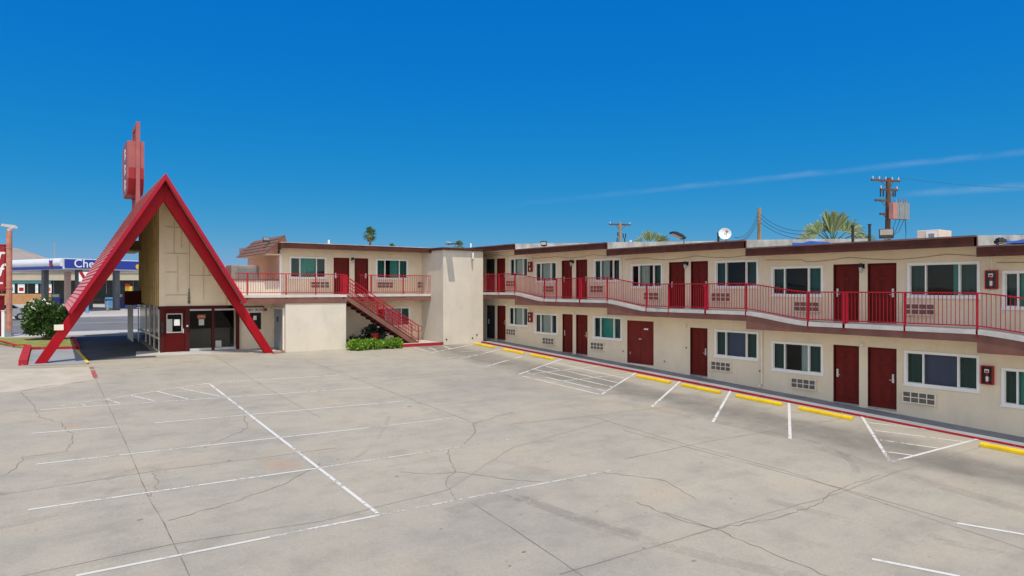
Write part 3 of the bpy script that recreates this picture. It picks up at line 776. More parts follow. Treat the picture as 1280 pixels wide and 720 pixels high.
for px, py_, s_, lab in ((664, 0, 0, 'upper'), (664, 0, 0, 'lower'), (1240.5, 0, 3, 'upper'), (1235.5, 0, 3, 'lower')):
    up = lab == 'upper'
    z = FL[s_] + (UP if up else 0) + 1.18
    where = {(0, True): 'red fire extinguisher cabinet on the upper wall near the white corner tower',
             (0, False): 'red fire extinguisher cabinet on the ground floor wall near the white corner tower',
             (3, True): 'red fire extinguisher cabinet behind the balcony rail at the near end of the long wing',
             (3, False): 'red fire extinguisher cabinet beside the large ground floor window at the near end'}[(s_, up)]
    extinguisher(where, (W, on_x(px, W), z), R(-90))

# ================================================================== STREET WING (left)
YW = 36.7; YE = 35.5; YD = 34.62
FLL, FUL = .90, 3.72
sw = tag(empty('motel_wing', (11.3, YW, 0), 0), 'shorter two storey cream motel wing with brown mansard end beside the A-frame lobby', 'motel building')
lx = lambda px, Y=YW: on_y(px, Y) - 11.3
o_up = []; o_lo = []
for p, q, st, sp in ((362.5, 407.5, 'gtg', None), (470.5, 509.5, 'tht', None), (535.5, 560, '-', ())):
    a, b = lx(p), lx(q); o_up.append((a, b, FUL + .9, FUL + 2.02))
    make_window(sw, a, b, FUL + .9, FUL + 2.02, st, split=sp if sp is not None else (.27, .73))
for p, q, hd in ((417, 436.6, 'L'), (443.2, 460.3, 'R')):
    a, b = lx(p), lx(q); o_up.append((a, b, FUL, FUL + 2.05)); make_door(sw, a, b, FUL, 2.05, hd)
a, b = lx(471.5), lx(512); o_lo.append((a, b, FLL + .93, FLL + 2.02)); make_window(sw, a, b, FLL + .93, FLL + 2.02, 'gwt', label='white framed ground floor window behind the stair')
# blue grey steel door and dark window of the laundry
a, b = lx(312), lx(326.5); o_lo.append((a, b, FLL + 1.0, FLL + 1.98))
f = MB()
for (xa, xb, za, zb2) in ((a, b, FLL + 1.0, FLL + 1.05), (a, b, FLL + 1.93, FLL + 1.98), (a, a + .05, FLL + 1.05, FLL + 1.93), (b - .05, b, FLL + 1.05, FLL + 1.93)): f.box(xa, xb, .02, .08, za, zb2)
f = f.build('window', M['black'], sw); f['label'] = 'small dark window under the laundry sign'
q = MB(); q.quad((a, .06, FLL + 1.0), (b, .06, FLL + 1.0), (b, .06, FLL + 1.98), (a, .06, FLL + 1.98)); q.build('pane', M['shop_glass'], f)
q = MB(); q.box(a + .2, a + .36, .035, .05, FLL + 1.5, FLL + 1.72); q.build('notice', M['white_paint'], f)
wl = MB(); wall_grid(wl, -2.4, 8.42, .3, 3.36, o_lo); wl.build('lower_wall', M['stucco'], sw)
wl = MB(); wall_grid(wl, 0, 11.2, 3.36, 6.2, o_up)
wl.quad((0, 0, 3.4), (0, 6.6, 3.4), (0, 6.6, 6.2), (0, 0, 6.2)); wl.quad((11.2, 6.6, 3.4), (0, 6.6, 3.4), (0, 6.6, 6.2), (11.2, 6.6, 6.2))
wl.build('upper_wall', M['stucco'], sw)
for p, q in ((387.5, 411, ), (471, 490.5)): make_ac(sw, lx(p), lx(q), FUL + .34, FUL + .71)
make_ac(sw, lx(521), lx(533), FUL + .34, FUL + .74, ncol=3); make_ac(sw, lx(460), lx(471), FLL + .72, FLL + 1.12, ncol=2)
make_wall_lamp(sw, lx(440), FUL + 1.92)
# decks
sl = MB()
sl.box(-2.6, on_y(434, YD) - 11.3, YD - YW, -.001, FUL - .13, FUL); sl.box(on_y(434, YD) - 11.3 + .002, 8.39, YE - YW, -.001, FUL - .13, FUL)
sl.build('balcony_floor', M['slab'], sw)
xs_ = on_y(434, YD) - 11.3
bm = MB(); bm.box(-2.6, xs_ + .001, YD - YW + .02, YD - YW + .12, FUL - .42, FUL - .132); bm.box(xs_ + .002, 8.39, YE - YW + .02, YE - YW + .12, FUL - .37, FUL - .132); bm.box(xs_ - .1, xs_, YD - YW + .121, YE - YW + .019, FUL - .40, FUL - .132)
bm.build('balcony_beam', M['beam'], sw)
q = MB(); q.box(-2.6, 8.39, YE - YW + .13, -.002, FUL - .30, FUL - .26); q.build('soffit', M['soffit'], sw)
# solid stucco room under the wide deck
bl = MB(); bl.box(on_y(357, YD + .06) - 11.3, xs_ - .03, YD - YW + .06, -.001, .3, FUL - .43)
bl.build('storage_room', M['stucco_white'], sw, bevel=.02)
# blue grey utility door on the street side of that room
bx0 = on_y(357, YD + .06) - 11.3
d = MB(); d.box(bx0 - .05, bx0 - .01, YD - YW + .35, -.25, FLL + .03, FLL + 2.08); d = d.build('utility_door', M['blue_door'], sw, bevel=.004); d['label'] = 'blue grey steel utility door with a tiny window'
q = MB(); q.box(bx0 - .062, bx0 - .051, -1.0, -.7, FLL + 1.42, FLL + 1.68); q.build('door_window', M['shop_glass'], d)
q = MB(); q.box(bx0 - .058, bx0 - .051, -1.55, -.5, FLL + .85, FLL + 1.18); q.build('louvre', M['grey_metal'], d)
q = MB(); q.box(bx0 - .075, bx0 - .002, -.249, -.17, FLL, FLL + 2.16); q.box(bx0 - .075, bx0 - .002, YD - YW + .27, YD - YW + .349, FLL, FLL + 2.16); q.box(bx0 - .075, bx0 - .002, YD - YW + .35, -.25, FLL + 2.082, FLL + 2.16); q.build('door_frame', M['trim_cream'], d)
zf = lambda x: FUL
xl = on_y(294, YD) - 11.3
railing(sw, [xl + (xs_ - .16 - xl) * k / 20 for k in range(21)], zf, [on_y(p, YD) - 11.3 for p in (309.5, 358, 395, 430)], [on_y(430, YD) - 11.3], y=YD - YW + .05)
railing(sw, [xs_ + 1.1 + (8.38 - xs_ - 1.1) * k / 20 for k in range(21)], zf, [on_y(p, YE) - 11.3 for p in (464.5, 504.5)], y=YE - YW + .05)
# parapet and low roof to the west of the upper rooms
pw = MB(); pw.box(-3.3, -.002, .0, .18, 3.4, 4.46); pw.box(-3.3, -.002, .18, 6.6, 3.4, 3.7); pw.build('parapet', M['stucco_white'], sw)
q = MB(); q.box(-3.3, -.1, -.04, .22, 4.462, 4.54); q.build('parapet_cap', M['beam'], sw)
# corner downspout
q = MB(); q.box(-.1, .02, -.06, -.002, FUL, 6.14); q.build('corner_post', M['trim_white'], sw)
# roof
q = MB(); q.box(-.4, 11.6, YE - YW - .04, YE - YW + .02, 6.14, 6.41); q.box(-.4, -.34, YE - YW + .021, .6, 6.14, 6.41); q.build('fascia', M['fascia'], sw)
q = MB(); q.box(-.42, 11.6, YE - YW - .06, YE - YW + .08, 6.412, 6.445); q.build('roof_edge', M['roofing'], sw)
q = MB(); q.hexa([(-.34, YE - YW + .021, 6.2), (11.6, YE - YW + .021, 6.2), (11.6, 7.2, 6.2), (-.34, 7.2, 6.2)], [(-.34, YE - YW + .082, 6.43), (11.6, YE - YW + .082, 6.43), (11.6, 7.2, 6.5), (-.34, 7.2, 6.5)]); q.build('roof', M['roofing'], sw)
# brown mansard over the west end
q = MB(); ya, yb = -.75, 5.0; n = 5
for k in range(n):
    t0, t1 = k / n, (k + 1) / n
    P = lambda t, y, o: (-1.05 + 1.0 * t - o, y, 5.86 + .98 * t)
    q.hexa([P(t0, ya, .05), P(t0, yb, .05), P(t0, yb, -.05), P(t0, ya, -.05)], [P(t1, ya, .015), P(t1, yb, .015), P(t1, yb, -.05), P(t1, ya, -.05)])
q = q.build('mansard', M['mansard'], sw)
e = MB(); e.prism([(-1.0, ya + .01, 5.86), (-.02, ya + .01, 6.82), (.06, ya + .01, 6.5), (-.3, ya + .01, 6.42), (-.42, ya + .01, 5.86)], (0, .05, 0)); e.build('mansard_end', M['beam'], q)
e = MB(); e.box(-1.0, -.02, ya + .07, yb, 5.82, 5.855); e.build('soffit', M['soffit'], q)
# laundry sign
q = MB(); sx0, sx1 = lx(299, YW - .1), lx(329.5, YW - .1); sz = zat(387.7, far(329, 35.6)[0] * 0 + 35.3)
q.box(sx0, sx1, -.1, -.003, sz - .14, sz + .14); q = q.build('room_sign', M['white_paint'], sw, bevel=.09)
e = MB(); e.text('LAUNDRY ROOM', .2, .006, facing((sx0 + sx1) / 2, -.105, sz), bold=.004); e.build('lettering', M['sign_deep'], q)
e = MB(); e.box(sx0 - .03, sx1 + .03, -.08, -.004, sz + .142, sz + .2); e.build('sign_rim', M['black'], q)
q = MB(); x = lx(336); q.tube([(x, -.001, 3.0), (x, -.1, 3.02)], .05, 8); q.tube([(x, -.1, 3.05), (x, -.13, 2.94)], .055, 8, .07); q.build('porch_light', M['trim_white'], sw)

# outside stair
S0 = Vector((on_y(434, YD), 0, FUL)); SB = Vector((on_y(523, YD), 0, .93))
run = SB.x - S0.x; rise = S0.z - SB.z; NS = 15
stair = empty('outside_stair', (S0.x, YD, .93))
tag(stair, 'brown steel outside stair with red railings rising to the balcony behind the hedge', 'stair')
T = lambda x, y, z: (x - S0.x, y - YD, z - .93)
for y in (YD + .03, YE - .06):
    q = MB(); q.prism([T(S0.x - .02, y, S0.z - .02), T(SB.x, y, SB.z + .02), T(SB.x - .12, y, SB.z - .06), T(SB.x - .42, y, SB.z - .02), T(S0.x - .02, y, S0.z - .30)], (0, .06, 0)); q.build('stringer', M['beam'], stair)
    e = MB(); e.prism([T(S0.x - .02, y - .012, S0.z + .015), T(SB.x + .02, y - .012, SB.z + .055), T(SB.x + .02, y - .012, SB.z + .02), T(S0.x - .02, y - .012, S0.z - .018)], (0, .085, 0)); e.build('stringer_flange', M['fascia'], stair)
tr = MB(); rs = MB()
for k in range(NS):
    x = S0.x + run * k / NS; z = S0.z - rise * (k + .9) / NS - .05
    tr.box(*[c for c in (x - S0.x, x + run / NS + .03 - S0.x)], .095, YE - YD - .065, z - .05 - .93, z - .93)
    rs.hexa([T(x - .03, YD + .095, z - .22), T(x + run / NS - .02, YD + .095, z - .3), T(x + run / NS - .02, YE - .065, z - .3), T(x - .03, YE - .065, z - .22)], [T(x - .0, YD + .095, z - .05), T(x + .03, YD + .095, z - .051), T(x + .03, YE - .065, z - .051), T(x, YE - .065, z - .05)])
tr.build('tread', M['slab'], stair); rs.build('riser', M['frame_red'], stair)
for y in (YD + .06, YE - .03):
    q = MB(); sl_ = -rise / run
    zl = lambda x: S0.z + sl_ * (x - S0.x)
    for hh, w in ((.98, .05), (.60, .035), (.16, .04)): q.bar(T(S0.x - .05, y, zl(S0.x) + hh), T(SB.x + .05, y, zl(SB.x) + hh), w)
    x = S0.x + .1
    while x < SB.x - .35:
        q.bar(T(x, y, zl(x) + .16), T(x, y, zl(x) + .98), .014); x += .115
    q.bar(T(SB.x + .03, y, SB.z - .0), T(SB.x + .03, y, SB.z + 1.0), .045); q.bar(T(SB.x - 1.2, y, zl(SB.x - 1.2)), T(SB.x - 1.2, y, zl(SB.x - 1.2) + .98), .04); q.bar(T(S0.x, y, zl(S0.x)), T(S0.x, y, zl(S0.x) + 1.07), .06); q.bar(T((S0.x + SB.x) / 2, y, zl((S0.x + SB.x) / 2)), T((S0.x + SB.x) / 2, y, zl((S0.x + SB.x) / 2) + .98), .04)
    q.tube([T(SB.x + .05, y, SB.z + 1.0)] + [T(SB.x + .12 + .16 * math.sin(t), y, SB.z + .84 + .16 * math.cos(t)) for t in (0.2, .8, 1.5, 2.2, 3.0)] + [T(SB.x + .04, y, SB.z + .68)], .02, 6)
    q.build('handrail', M['rail'], stair)

# ================================================================== white corner tower
tw = tag(empty('corner_tower', (21.0, 34.07, .5), 0), 'tall blank white stucco tower in the corner between the two motel wings', 'tower')
q = MB(); q.box(19.72 - 21, 22.46 - 21, 0, 2.9, -.1, 5.78); q.build('tower_wall', M['stucco_white'], tw, bevel=.03)
q = MB(); q.box(19.55 - 21, 22.60 - 21, -.17, 3.0, 5.785, 5.90); q.build('tower_cap', M['fascia'], tw)
q = MB()
for (px, py) in ((558, 424), (590.5, 424), (596, 420)):
    x = on_y(px, 34.07) - 21; q.tube([(x, .02, zat(py, 39.4) - .5), (x, -.03, zat(py, 39.4) - .5)], .045, 8)
q.build('drain_stub', M['black'], tw)

# ================================================================== A-FRAME LOBBY
af = tag(empty('a_frame_lobby', (5.37, 34.6, .95), R(-1.9)), 'tall red A-frame lobby building with tan gable and red legs reaching the pavement', 'lobby building')
HW, HT = 4.95, 8.28
sl_len = math.hypot(HW, HT); nx, nz = HT / sl_len, HW / sl_len       # outward normal of the right slope
dx, dz_ = -HW / sl_len, HT / sl_len                                    # up the right slope, from the foot
DEP = 13.6
def slope_pt(side, s_, off, v):                                        # s_ metres down from the ridge, off below the outer skin
    x = HW * s_ / sl_len - nx * off; z = HT - HT * s_ / sl_len - nz * off
    return (side * x, v, z)
apex = lambda off: HT - off / nz
for side, zend in ((-1, 2.12), (1, 2.46)):
    s_end = (HT - zend) / HT * sl_len
    # stepped courses of the roofing
    sh = MB(); n = 34
    for k in range(n):
        s0, s1 = s_end * k / n, s_end * (k + 1) / n
        o0, o1 = .038, 0.0
        a = [slope_pt(side, s0, o0, -.30), slope_pt(side, s0, o0, DEP), slope_pt(side, s1, o1 - .012, DEP), slope_pt(side, s1, o1 - .012, -.30)]
        b = [slope_pt(side, s0, .09, -.30), slope_pt(side, s0, .09, DEP), slope_pt(side, s1, .09, DEP), slope_pt(side, s1, .09, -.30)]
        sh.hexa(a, b)
    sh.build('roof_slope', M['shingle'], af)
    ed = MB()
    a0 = [(0, apex(-.02)), slope_pt(side, s_end + .03, -.02, 0), slope_pt(side, s_end + .03, .13, 0), (0, apex(.13))]
    pl = [(0, -.42, apex(-.02))] + [(p[0], -.42, p[2]) for p in a0[1:3]] + [(0, -.42, apex(.13))]
    ed.prism(pl, (0, .115, 0)); ed.build('barge_edge', M['a_edge'], af)
    lin = MB()
    lin.hexa([slope_pt(side, .35, .095, .505), slope_pt(side, .35, .095, DEP), slope_pt(side, s_end, .095, DEP), slope_pt(side, s_end, .095, .505)], [slope_pt(side, .35, .2, .505), slope_pt(side, .35, .2, DEP), slope_pt(side, s_end, .2, DEP), slope_pt(side, s_end, .2, .505)])
    lin.build('roof_lining', M['gable'], af)
    for v0, v1 in ((.16, .50), (DEP - .5, DEP - .2)):
        lg = MB(); foot = -.12
        def foot_x(off): return HW * (1 - foot / HT) - off / nx
        i0, i1 = .205, .62
        # beam under the roof from apex to the roof end, then the full leg down to the ground
        i0, i1 = .135, .60
        pts = [(0, v0, apex(i0)), slope_pt(side, s_end - .2, i0, v0), slope_pt(side, s_end - .05, .09, v0), (side * foot_x(.09), v0, foot), (side * foot_x(.45), v0, foot), (0, v0, apex(i1))]
        lg.prism([(p[0], p[1], p[2]) for p in pts], (0, v1 - v0, 0))
        o = lg.build('leg_beam', M['a_red'], af, bevel=.012)
        if side < 0 and v0 < 1:
            q = MB(); q.box(-4.2, -3.86, v0 - .03, v0 - .002, 1.32, 1.56); q.build('plate', M['trim_cream'], o)
# gable wall
GV = 2.15; inner = .205
def gx(z, off=inner): return (HT - z) / HT * HW - off / nx
def ulocal(px, v=GV):                                                  # local u on a plane v = const
    c, s_ = math.cos(R(-1.9)), math.sin(R(-1.9)); u = 0
    for _ in range(40):
        X = 5.37 + c * u - s_ * v; Y = 34.6 + s_ * u + c * v
        u += (on_y(px, Y) - X) * .9
    return u
GL = ulocal(199.3)                            # left edge of the gable wall
gw = MB(); zb0 = 2.24
zl_top = HT * (1 - abs(GL) / HW) - inner / nz
pl = [(GL, GV, zb0), (gx(zb0), GV, zb0)] + ([(0, GV, apex(inner))] if GL < 0 else []) + [(GL, GV, zl_top)]
gw.prism(pl, (0, .15, 0)); gwo = gw.build('gable_wall', M['gable'], af)
bt = MB()
def batv(x, z0, z1, w=.05): bt.box(x - w / 2, x + w / 2, GV - .05, GV - .001, z0, z1); sm_.box(x + w / 2, x + w / 2 + .022, GV - .012, GV - .002, z0, z1)
sm_ = MB()
def bath(x0, x1, z, w=.03): sm_.box(x0, x1, GV - .012, GV - .002, z - w / 2, z + w / 2)
bt.box(GL - .02, GL + .26, GV - .05, GV - .003, zb0, zl_top - .25)
batv(GL + 1.28, zb0, min(apex(inner) - 1.4, 6.3), .06); batv(GL + .78, 2.9, 4.7, .03); batv(GL + 1.95, zb0 + .3, 4.2, .03); batv(GL + 3.0, zb0, 4.0, .06); batv(GL + .62, 4.8, 6.9, .03); batv(GL + .95, 5.1, 7.0, .03); batv(GL + 2.2, 3.75, 4.9, .03)
for x0, x1, z in ((GL + .26, GL + 1.28, 2.78), (GL + .26, GL + .78, 3.9), (GL + .26, GL + 1.28, 4.82), (GL + .26, GL + .95, 6.1), (GL + 1.28, GL + 3.0, 3.75), (GL + 3.0, GL + 3.8, 3.1)): bath(x0, x1, z)
bt.build('batten', M['gable'], gwo)
sm_.build('panel_seam', M['seam'], gwo)
nm = MB()
for k, ch in enumerate('1508'): nm.text(ch, .24, .015, facing(GL + 1.30, GV - .045, 3.0 - k * .19), bold=.008)
nm.build('house_number', M['black'], gwo)
# side wall towards the street, board and batten above, glazing below
SD = 9.2
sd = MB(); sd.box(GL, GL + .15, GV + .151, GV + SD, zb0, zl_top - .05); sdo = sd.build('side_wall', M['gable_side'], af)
bt = MB()
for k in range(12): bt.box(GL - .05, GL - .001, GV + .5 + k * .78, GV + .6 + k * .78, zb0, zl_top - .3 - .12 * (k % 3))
for z in (3.1, 4.4, 5.2): bt.box(GL - .035, GL - .002, GV + .2, GV + SD, z, z + .06)
bt.build('batten', M['gable_side'], sdo)
bx = MB(); bx.box(GL - .9, GL - .003, GV + SD - 1.6, GV + SD, 2.15, 2.95); bx.build('wall_box', M['frame_red'], af)
lo = MB()
for k in range(5):
    lo.box(-1.0, GL - .002, GV + SD + .3 + k * .5, GV + SD + .42 + k * .5, 5.35, 5.95)
lo.box(-1.36, GL, GV + SD - 1, GV + SD + 3, 5.28, 5.35); lo.build('loft_framing', M['gable_side'], af)
# storefront: door, windows
red = MB()
red.box(GL - .05, gx(zb0) - .2, GV - .06, GV + .12, 2.08, 2.235)
for px0, px1 in ((200, 205), (231, 237), (264.5, 268), (295, 299)):
    red.box(ulocal(px0), ulocal(px1), GV - .05, GV + .1, -.05, 2.079)
red.build('storefront_frame', M['frame_red'], af)
ua, ub = ulocal(205.2), ulocal(230.8)
dr = MB(); dr.box(ua, ua + .12, GV - .0, GV + .05, .02, 2.07); dr.box(ub - .12, ub, GV, GV + .05, .02, 2.07); dr.box(ua + .12, ub - .12, GV, GV + .05, .02, .95); dr.box(ua + .12, ub - .12, GV, GV + .05, 1.85, 2.07)
dr = dr.build('door', M['lobby_door'], af, bevel=.004); dr['label'] = 'red lobby door with a glazed upper half'
q = MB(); q.box(ua + .105, ub - .105, GV - .012, GV - .001, .93, .97); q.box(ua + .105, ub - .105, GV - .012, GV - .001, 1.83, 1.87); q.box(ua + .1, ua + .14, GV - .012, GV - .001, .97, 1.83); q.box(ub - .14, ub - .1, GV - .012, GV - .001, .97, 1.83); q.build('glazing_bead', M['light_grey'], dr)
q = MB(); q.quad((ua + .12, GV + .02, .95), (ub - .12, GV + .02, .95), (ub - .12, GV + .02, 1.85), (ua + .12, GV + .02, 1.85)); q.build('door_glass', M['glass_clear'], dr)
q = MB(); q.box((ua + ub) / 2 - .02, (ua + ub) / 2 + .24, GV - .008, GV + .015, 1.28, 1.58); q.box(ua + .14, ua + .36, GV + .022, GV + .03, .97, 1.6); q.build('notice', M['white_paint'], dr)
q = MB(); q.box(ub - .09, ub - .04, GV - .05, GV - .002, .9, 1.12); q.build('handle', M['metal'], dr)
for p0, p1, fill in ((237.2, 264.3, 1), (268.2, 294.8, 0)):
    a, b = ulocal(p0), ulocal(p1); zs0, zs1 = .12, 2.07
    f = MB(); f.box(a, b, GV - .02, GV + .06, 0.0, .12); f.box(a, b, GV - .03, GV + .06, 1.99, 2.07)
    f = f.build('window', M['frame_red'] if False else M['light_grey'], af)
    q = MB(); q.quad((a, GV + .03, .12), (b, GV + .03, .12), (b, GV + .03, 1.99), (a, GV + .03, 1.99)); q.build('pane', M['glass_clear'], f)
    if fill:
        q = MB(); q.box(a + .36, a + .36 + .36, GV + .035, GV + .05, 1.58, 1.79); q = q.build('open_sign', M['orange_sign'], f)
        e = MB(); e.text('OPEN', .14, .004, facing(a + .54, GV + .034, 1.685), bold=.003); e.build('lettering', M['white_paint'], q)
        q = MB(); q.box(a + .42, a + .66, GV + .035, GV + .045, 1.26, 1.56); q.build('notice', M['white_paint'], f)
    else:
        q = MB(); q.box(a + .05, a + .33, GV + .035, GV + .045, .14, .46); q.build('notice', M['white_paint'], f)
q = MB()
for x in (ulocal(202.5),):
    q.box(x - .06, x + .06, GV - .09, GV - .051, 1.2, 1.45); q.box(x - .06, x + .06, GV - .09, GV - .051, .95, 1.15)
q.build('key_drop_box', M['black'], af)
q = MB(); q.tube([(ulocal(233.8), GV - .09, 1.25), (ulocal(233.8), GV - .051, 1.25)], .05, 10); q.build('door_bell', M['white_paint'], af)
# side glazing: posts, rail, panes
q = MB()
for k in range(4):
    v = GV + .25 + k * 1.9; q.box(GL - .02, GL + .03, v, v + .05, 0, 2.235)
q.box(GL - .02, GL + .05, GV + .1, GV + SD, .62, .7); q.box(GL - .02, GL + .05, GV + .1, GV + SD, -.05, .08)
q.build('side_window_frame', M['trim_cream'], af)
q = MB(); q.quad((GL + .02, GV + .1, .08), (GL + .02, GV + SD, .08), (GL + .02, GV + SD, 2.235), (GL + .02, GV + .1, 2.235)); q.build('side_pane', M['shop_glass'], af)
# white framed glass porch at the street end of the side wall
q = MB()
for k in range(4): q.box(GL - .62, GL - .55, GV + SD - 2.6 + k * .85, GV + SD - 2.52 + k * .85, 0, 2.15)
q.box(GL - .62, GL - .55, GV + SD - 2.6, GV + SD + .05, 0, .12); q.box(GL - .62, GL - .55, GV + SD - 2.6, GV + SD + .05, 2.05, 2.149); q.box(GL - .55, GL - .04, GV + SD - 2.6, GV + SD - 2.53, 2.05, 2.149); q.box(GL - .55, GL - .04, GV + SD - 2.6, GV + SD - 2.53, 0, .12); q.box(GL - .32, GL - .27, GV + SD - 2.6, GV + SD - 2.53, .12, 2.05)
q = q.build('glass_porch', M['light_grey'], af)
e = MB(); e.quad((GL - .58, GV + SD - 2.55, .1), (GL - .58, GV + SD, .1), (GL - .58, GV + SD, 2.1), (GL - .58, GV + SD - 2.55, 2.1)); e.build('pane', M['glass'], q)
# interior: dim lobby with floor, back wall, counter and low curtain wall
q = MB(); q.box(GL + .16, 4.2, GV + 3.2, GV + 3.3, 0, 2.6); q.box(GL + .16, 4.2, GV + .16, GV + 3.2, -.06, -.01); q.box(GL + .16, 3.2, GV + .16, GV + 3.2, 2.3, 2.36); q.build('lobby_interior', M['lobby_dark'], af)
q = MB(); q.box(ulocal(237), ulocal(294), GV + 1.3, GV + 1.9, 0, 1.02); q.build('counter', M['counter'], af)

# pavement by the lobby
def pad(name, mat, pix, dz, th=.5):
    P = [G(*p) for p in pix]
    mb = MB(); mb.hexa if False else None
    n = len(P)
    mb.prism([(x, y, gz(y) + dz) for x, y in P], (0, 0, -th))
    return tag(mb.build(name, mat), kind='structure')
pad('apron', M['walk'], [(170, 445.5), (345, 440.5), (345, 436), (170, 440)], .03)
mb = MB()
ribbon(mb, [G(264, 442), G(300, 441.2), G(346, 440.3)], .1, .035)
ribbon(mb, [(on_y(340, 34.4), 34.45), (on_y(357, 34.5), 34.5)], .2, .05)
tag(mb.build('red_edge_line', M['kerb_red']), kind='structure')
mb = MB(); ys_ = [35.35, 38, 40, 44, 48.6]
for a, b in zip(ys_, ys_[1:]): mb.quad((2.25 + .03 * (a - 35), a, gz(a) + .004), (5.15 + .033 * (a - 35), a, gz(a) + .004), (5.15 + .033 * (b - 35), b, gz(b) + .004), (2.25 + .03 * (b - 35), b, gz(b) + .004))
tag(mb.build('shade_sheet', M['painted_shade']), kind='structure')  # dark sheet laid over the lot to deepen the A-frame's shadow
pad('island_paving', M['walk_grey'], [(36, 458), (109, 455.5), (94, 437.5), (40, 438)], .05)
P_ = [G(*p) for p in ((-40, 462), (28, 461), (112, 458.5), (119, 474), (62, 485), (0, 491), (-40, 494))]
mb = MB(); mb.sheet([(x, y, gz(y) + .0022) for x, y in P_]); tag(mb.build('drive_apron', M['apron']), kind='structure')
pad('lawn', M['grass'], [(-60, 436), (0, 431), (20, 435), (34, 436), (95, 436), (89, 424), (0, 424), (-60, 424)], .10)
mb = MB()
def kerbline(mb, pix, w, h):
    P = [Vector(G(*p)) for p in pix]
    for a, b in zip(P, P[1:]):
        d = (b - a).normalized(); n = Vector((-d.y, d.x)) * w / 2
        c = [a + n, a - n, b - n, b + n]
        mb.hexa([(p.x, p.y, gz(p.y) - .2) for p in c], [(p.x, p.y, gz(p.y) + h) for p in c])
kerbline(mb, [(-60, 438), (0, 429), (20, 434.5), (33, 434)], .16, .15)
kerbline(mb, [(36, 438.2), (96, 437.2)], .18, .16)
kerbline(mb, [(97.5, 436.5), (91, 424)], .18, .15)
tag(mb.build('kerb', M['kerb_red']), kind='structure')
mb = MB(); kerbline(mb, [(28.5, 457), (34.5, 436.5)], .30, .22); tag(mb.build('kerb', M['kerb_red']), kind='structure')
mb = MB(); pxribbon(mb, [(95.5, 438.5), (110, 455)], .13, .058); pxribbon(mb, [(36, 459.3), (108, 457)], .07, .01); tag(mb.build('yellow_edge_line', M['line_yellow']), kind='structure')
mb = MB(); pxribbon(mb, [(114, 459), (120, 473)], .16, .007); pxribbon(mb, [(26, 489), (60, 483), (105, 477)], .05, .007); tag(mb.build('worn_red_line', M['line_red']), kind='structure')

# roof sign on the A-frame
SV = 12.4
c, s_ = math.cos(R(-1.9)), math.sin(R(-1.9))
su = -.12
sx_, sy_ = 5.37 + c * su - s_ * SV, 34.6 + s_ * su + c * SV
sd_ = sx_ * ST + sy_ * CT
sg = tag(empty('roof_sign', (sx_, sy_, 9.0), R(-1.9)), 'tall faded red blade sign standing on the ridge of the A-frame', 'sign')
zt, zbx, zbb = zat(153, sd_) - 9, zat(176, sd_) - 9, zat(242, sd_) - 9
q = MB(); q.box(.04, .25, -.32, .1, -.6, zt); q.box(.06, .23, 2.4, 2.6, -.3, zt - .3); q.box(.061, .229, .101, 2.399, zt - .26, zt - .02); q.box(.061, .229, .101, 2.399, zbx - .1, zbx + .0)
for k in range(5): q.box(.14, .2, .5 + k * .45, .56 + k * .45, zbx, zt - .26)
q.build('sign_mast', M['sign_red'], sg)
body = MB(); prof = [(-.2, zbx - .05), (1.5, zbx + .0), (3.1, zbx + .02), (3.4, zbx - .5), (3.4, zbb + 1.2), (3.1, zbb + .4), (2.5, zbb - .05), (.5, zbb), (.05, zbb + .25), (-.2, zbb + .9)]
body.prism([(-.36, y, z) for y, z in prof], (.84, 0, 0)); bo = body.build('sign_body', M['sign_red'], sg)
lowp = MB(); prof2 = [(-.215, zbb + 1.55), (.0, zbb + 1.55), (.0, zbb + .6), (.07, zbb + .22), (.5, zbb - .015), (2.5, zbb - .065), (2.5, zbb - .09), (.5, zbb - .03), (.045, zbb + .21), (-.215, zbb + .88)]
lowp.prism([(-.345, y, z) for y, z in prof2], (.81, 0, 0)); lowp.build('lower_trim', M['sign_deep'], sg)
rim = MB(); rim.prism([(-.41, y * 1.01, z) for y, z in prof], (.045, 0, 0)); rim = rim.build('sign_face', M['sign_red'], sg)
lt = MB(); LM = Matrix(((0, 0, -1, 0), (-1, 0, 0, 0), (0, 1, 0, 0), (0, 0, 0, 1)))
for k, ch in enumerate('888'):
    lt.text(ch, .95, .01, Matrix.Translation((-.425, 1.3, zbx - .75 - k * .95)) @ LM, bold=.02)
lt.build('lettering', M['white_paint'], rim)

# ================================================================== roof furniture
def dflood(loc, rz, tilt, w, h, label, lit='light_grey', hb=.06):
    e = empty('floodlight', loc, rz)
    st = MB(); st.bar((0, 0, -.02), (0, 0, hb), .05); st.bar((-w * .3, 0, hb), (w * .3, 0, hb), .035); st.build('bracket', M['grey_metal'], e)
    X = Matrix.Translation((0, 0, hb + .01)) @ Matrix.Rotation(tilt, 4, 'X')
    hd = MB(); hd.X = X; hd.box(-w / 2, w / 2, -.045, .045, 0, h); hd.box(-w * .35, w * .35, .046, .1, h * .15, h * .8); hd.build('lamp_head', M['black'], e, bevel=.01)
    g = MB(); g.X = X; g.box(-w / 2 + .03, w / 2 - .03, -.055, -.046, .05 + h * .12, h - .03); g.build('lamp_lens', M[lit], e)
    return tag(e, label, 'floodlight', 'floodlights on the roof edges')
XE = W - EDGE + .05
def redge(px, s_): return (XE, on_x(px, XE), FL[s_] + 5.6)
dflood(redge(680, 1), R(-50), R(28), .32, .26, 'small floodlight on the roof edge of the long wing near the white tower', 'white_paint')
dflood(redge(855, 2), R(-120), R(66), .5, .6, 'tilted flat panel floodlight on the roof edge beside the satellite dish', hb=.22)
dflood(redge(1108, 3), R(-62), R(-14), .42, .30, 'large square black floodlight facing the lot below the transformer pole', 'hvac')
dflood(redge(1247, 4), R(-30), R(75), .24, .2, 'small black floodlight on the white roof at the near end')
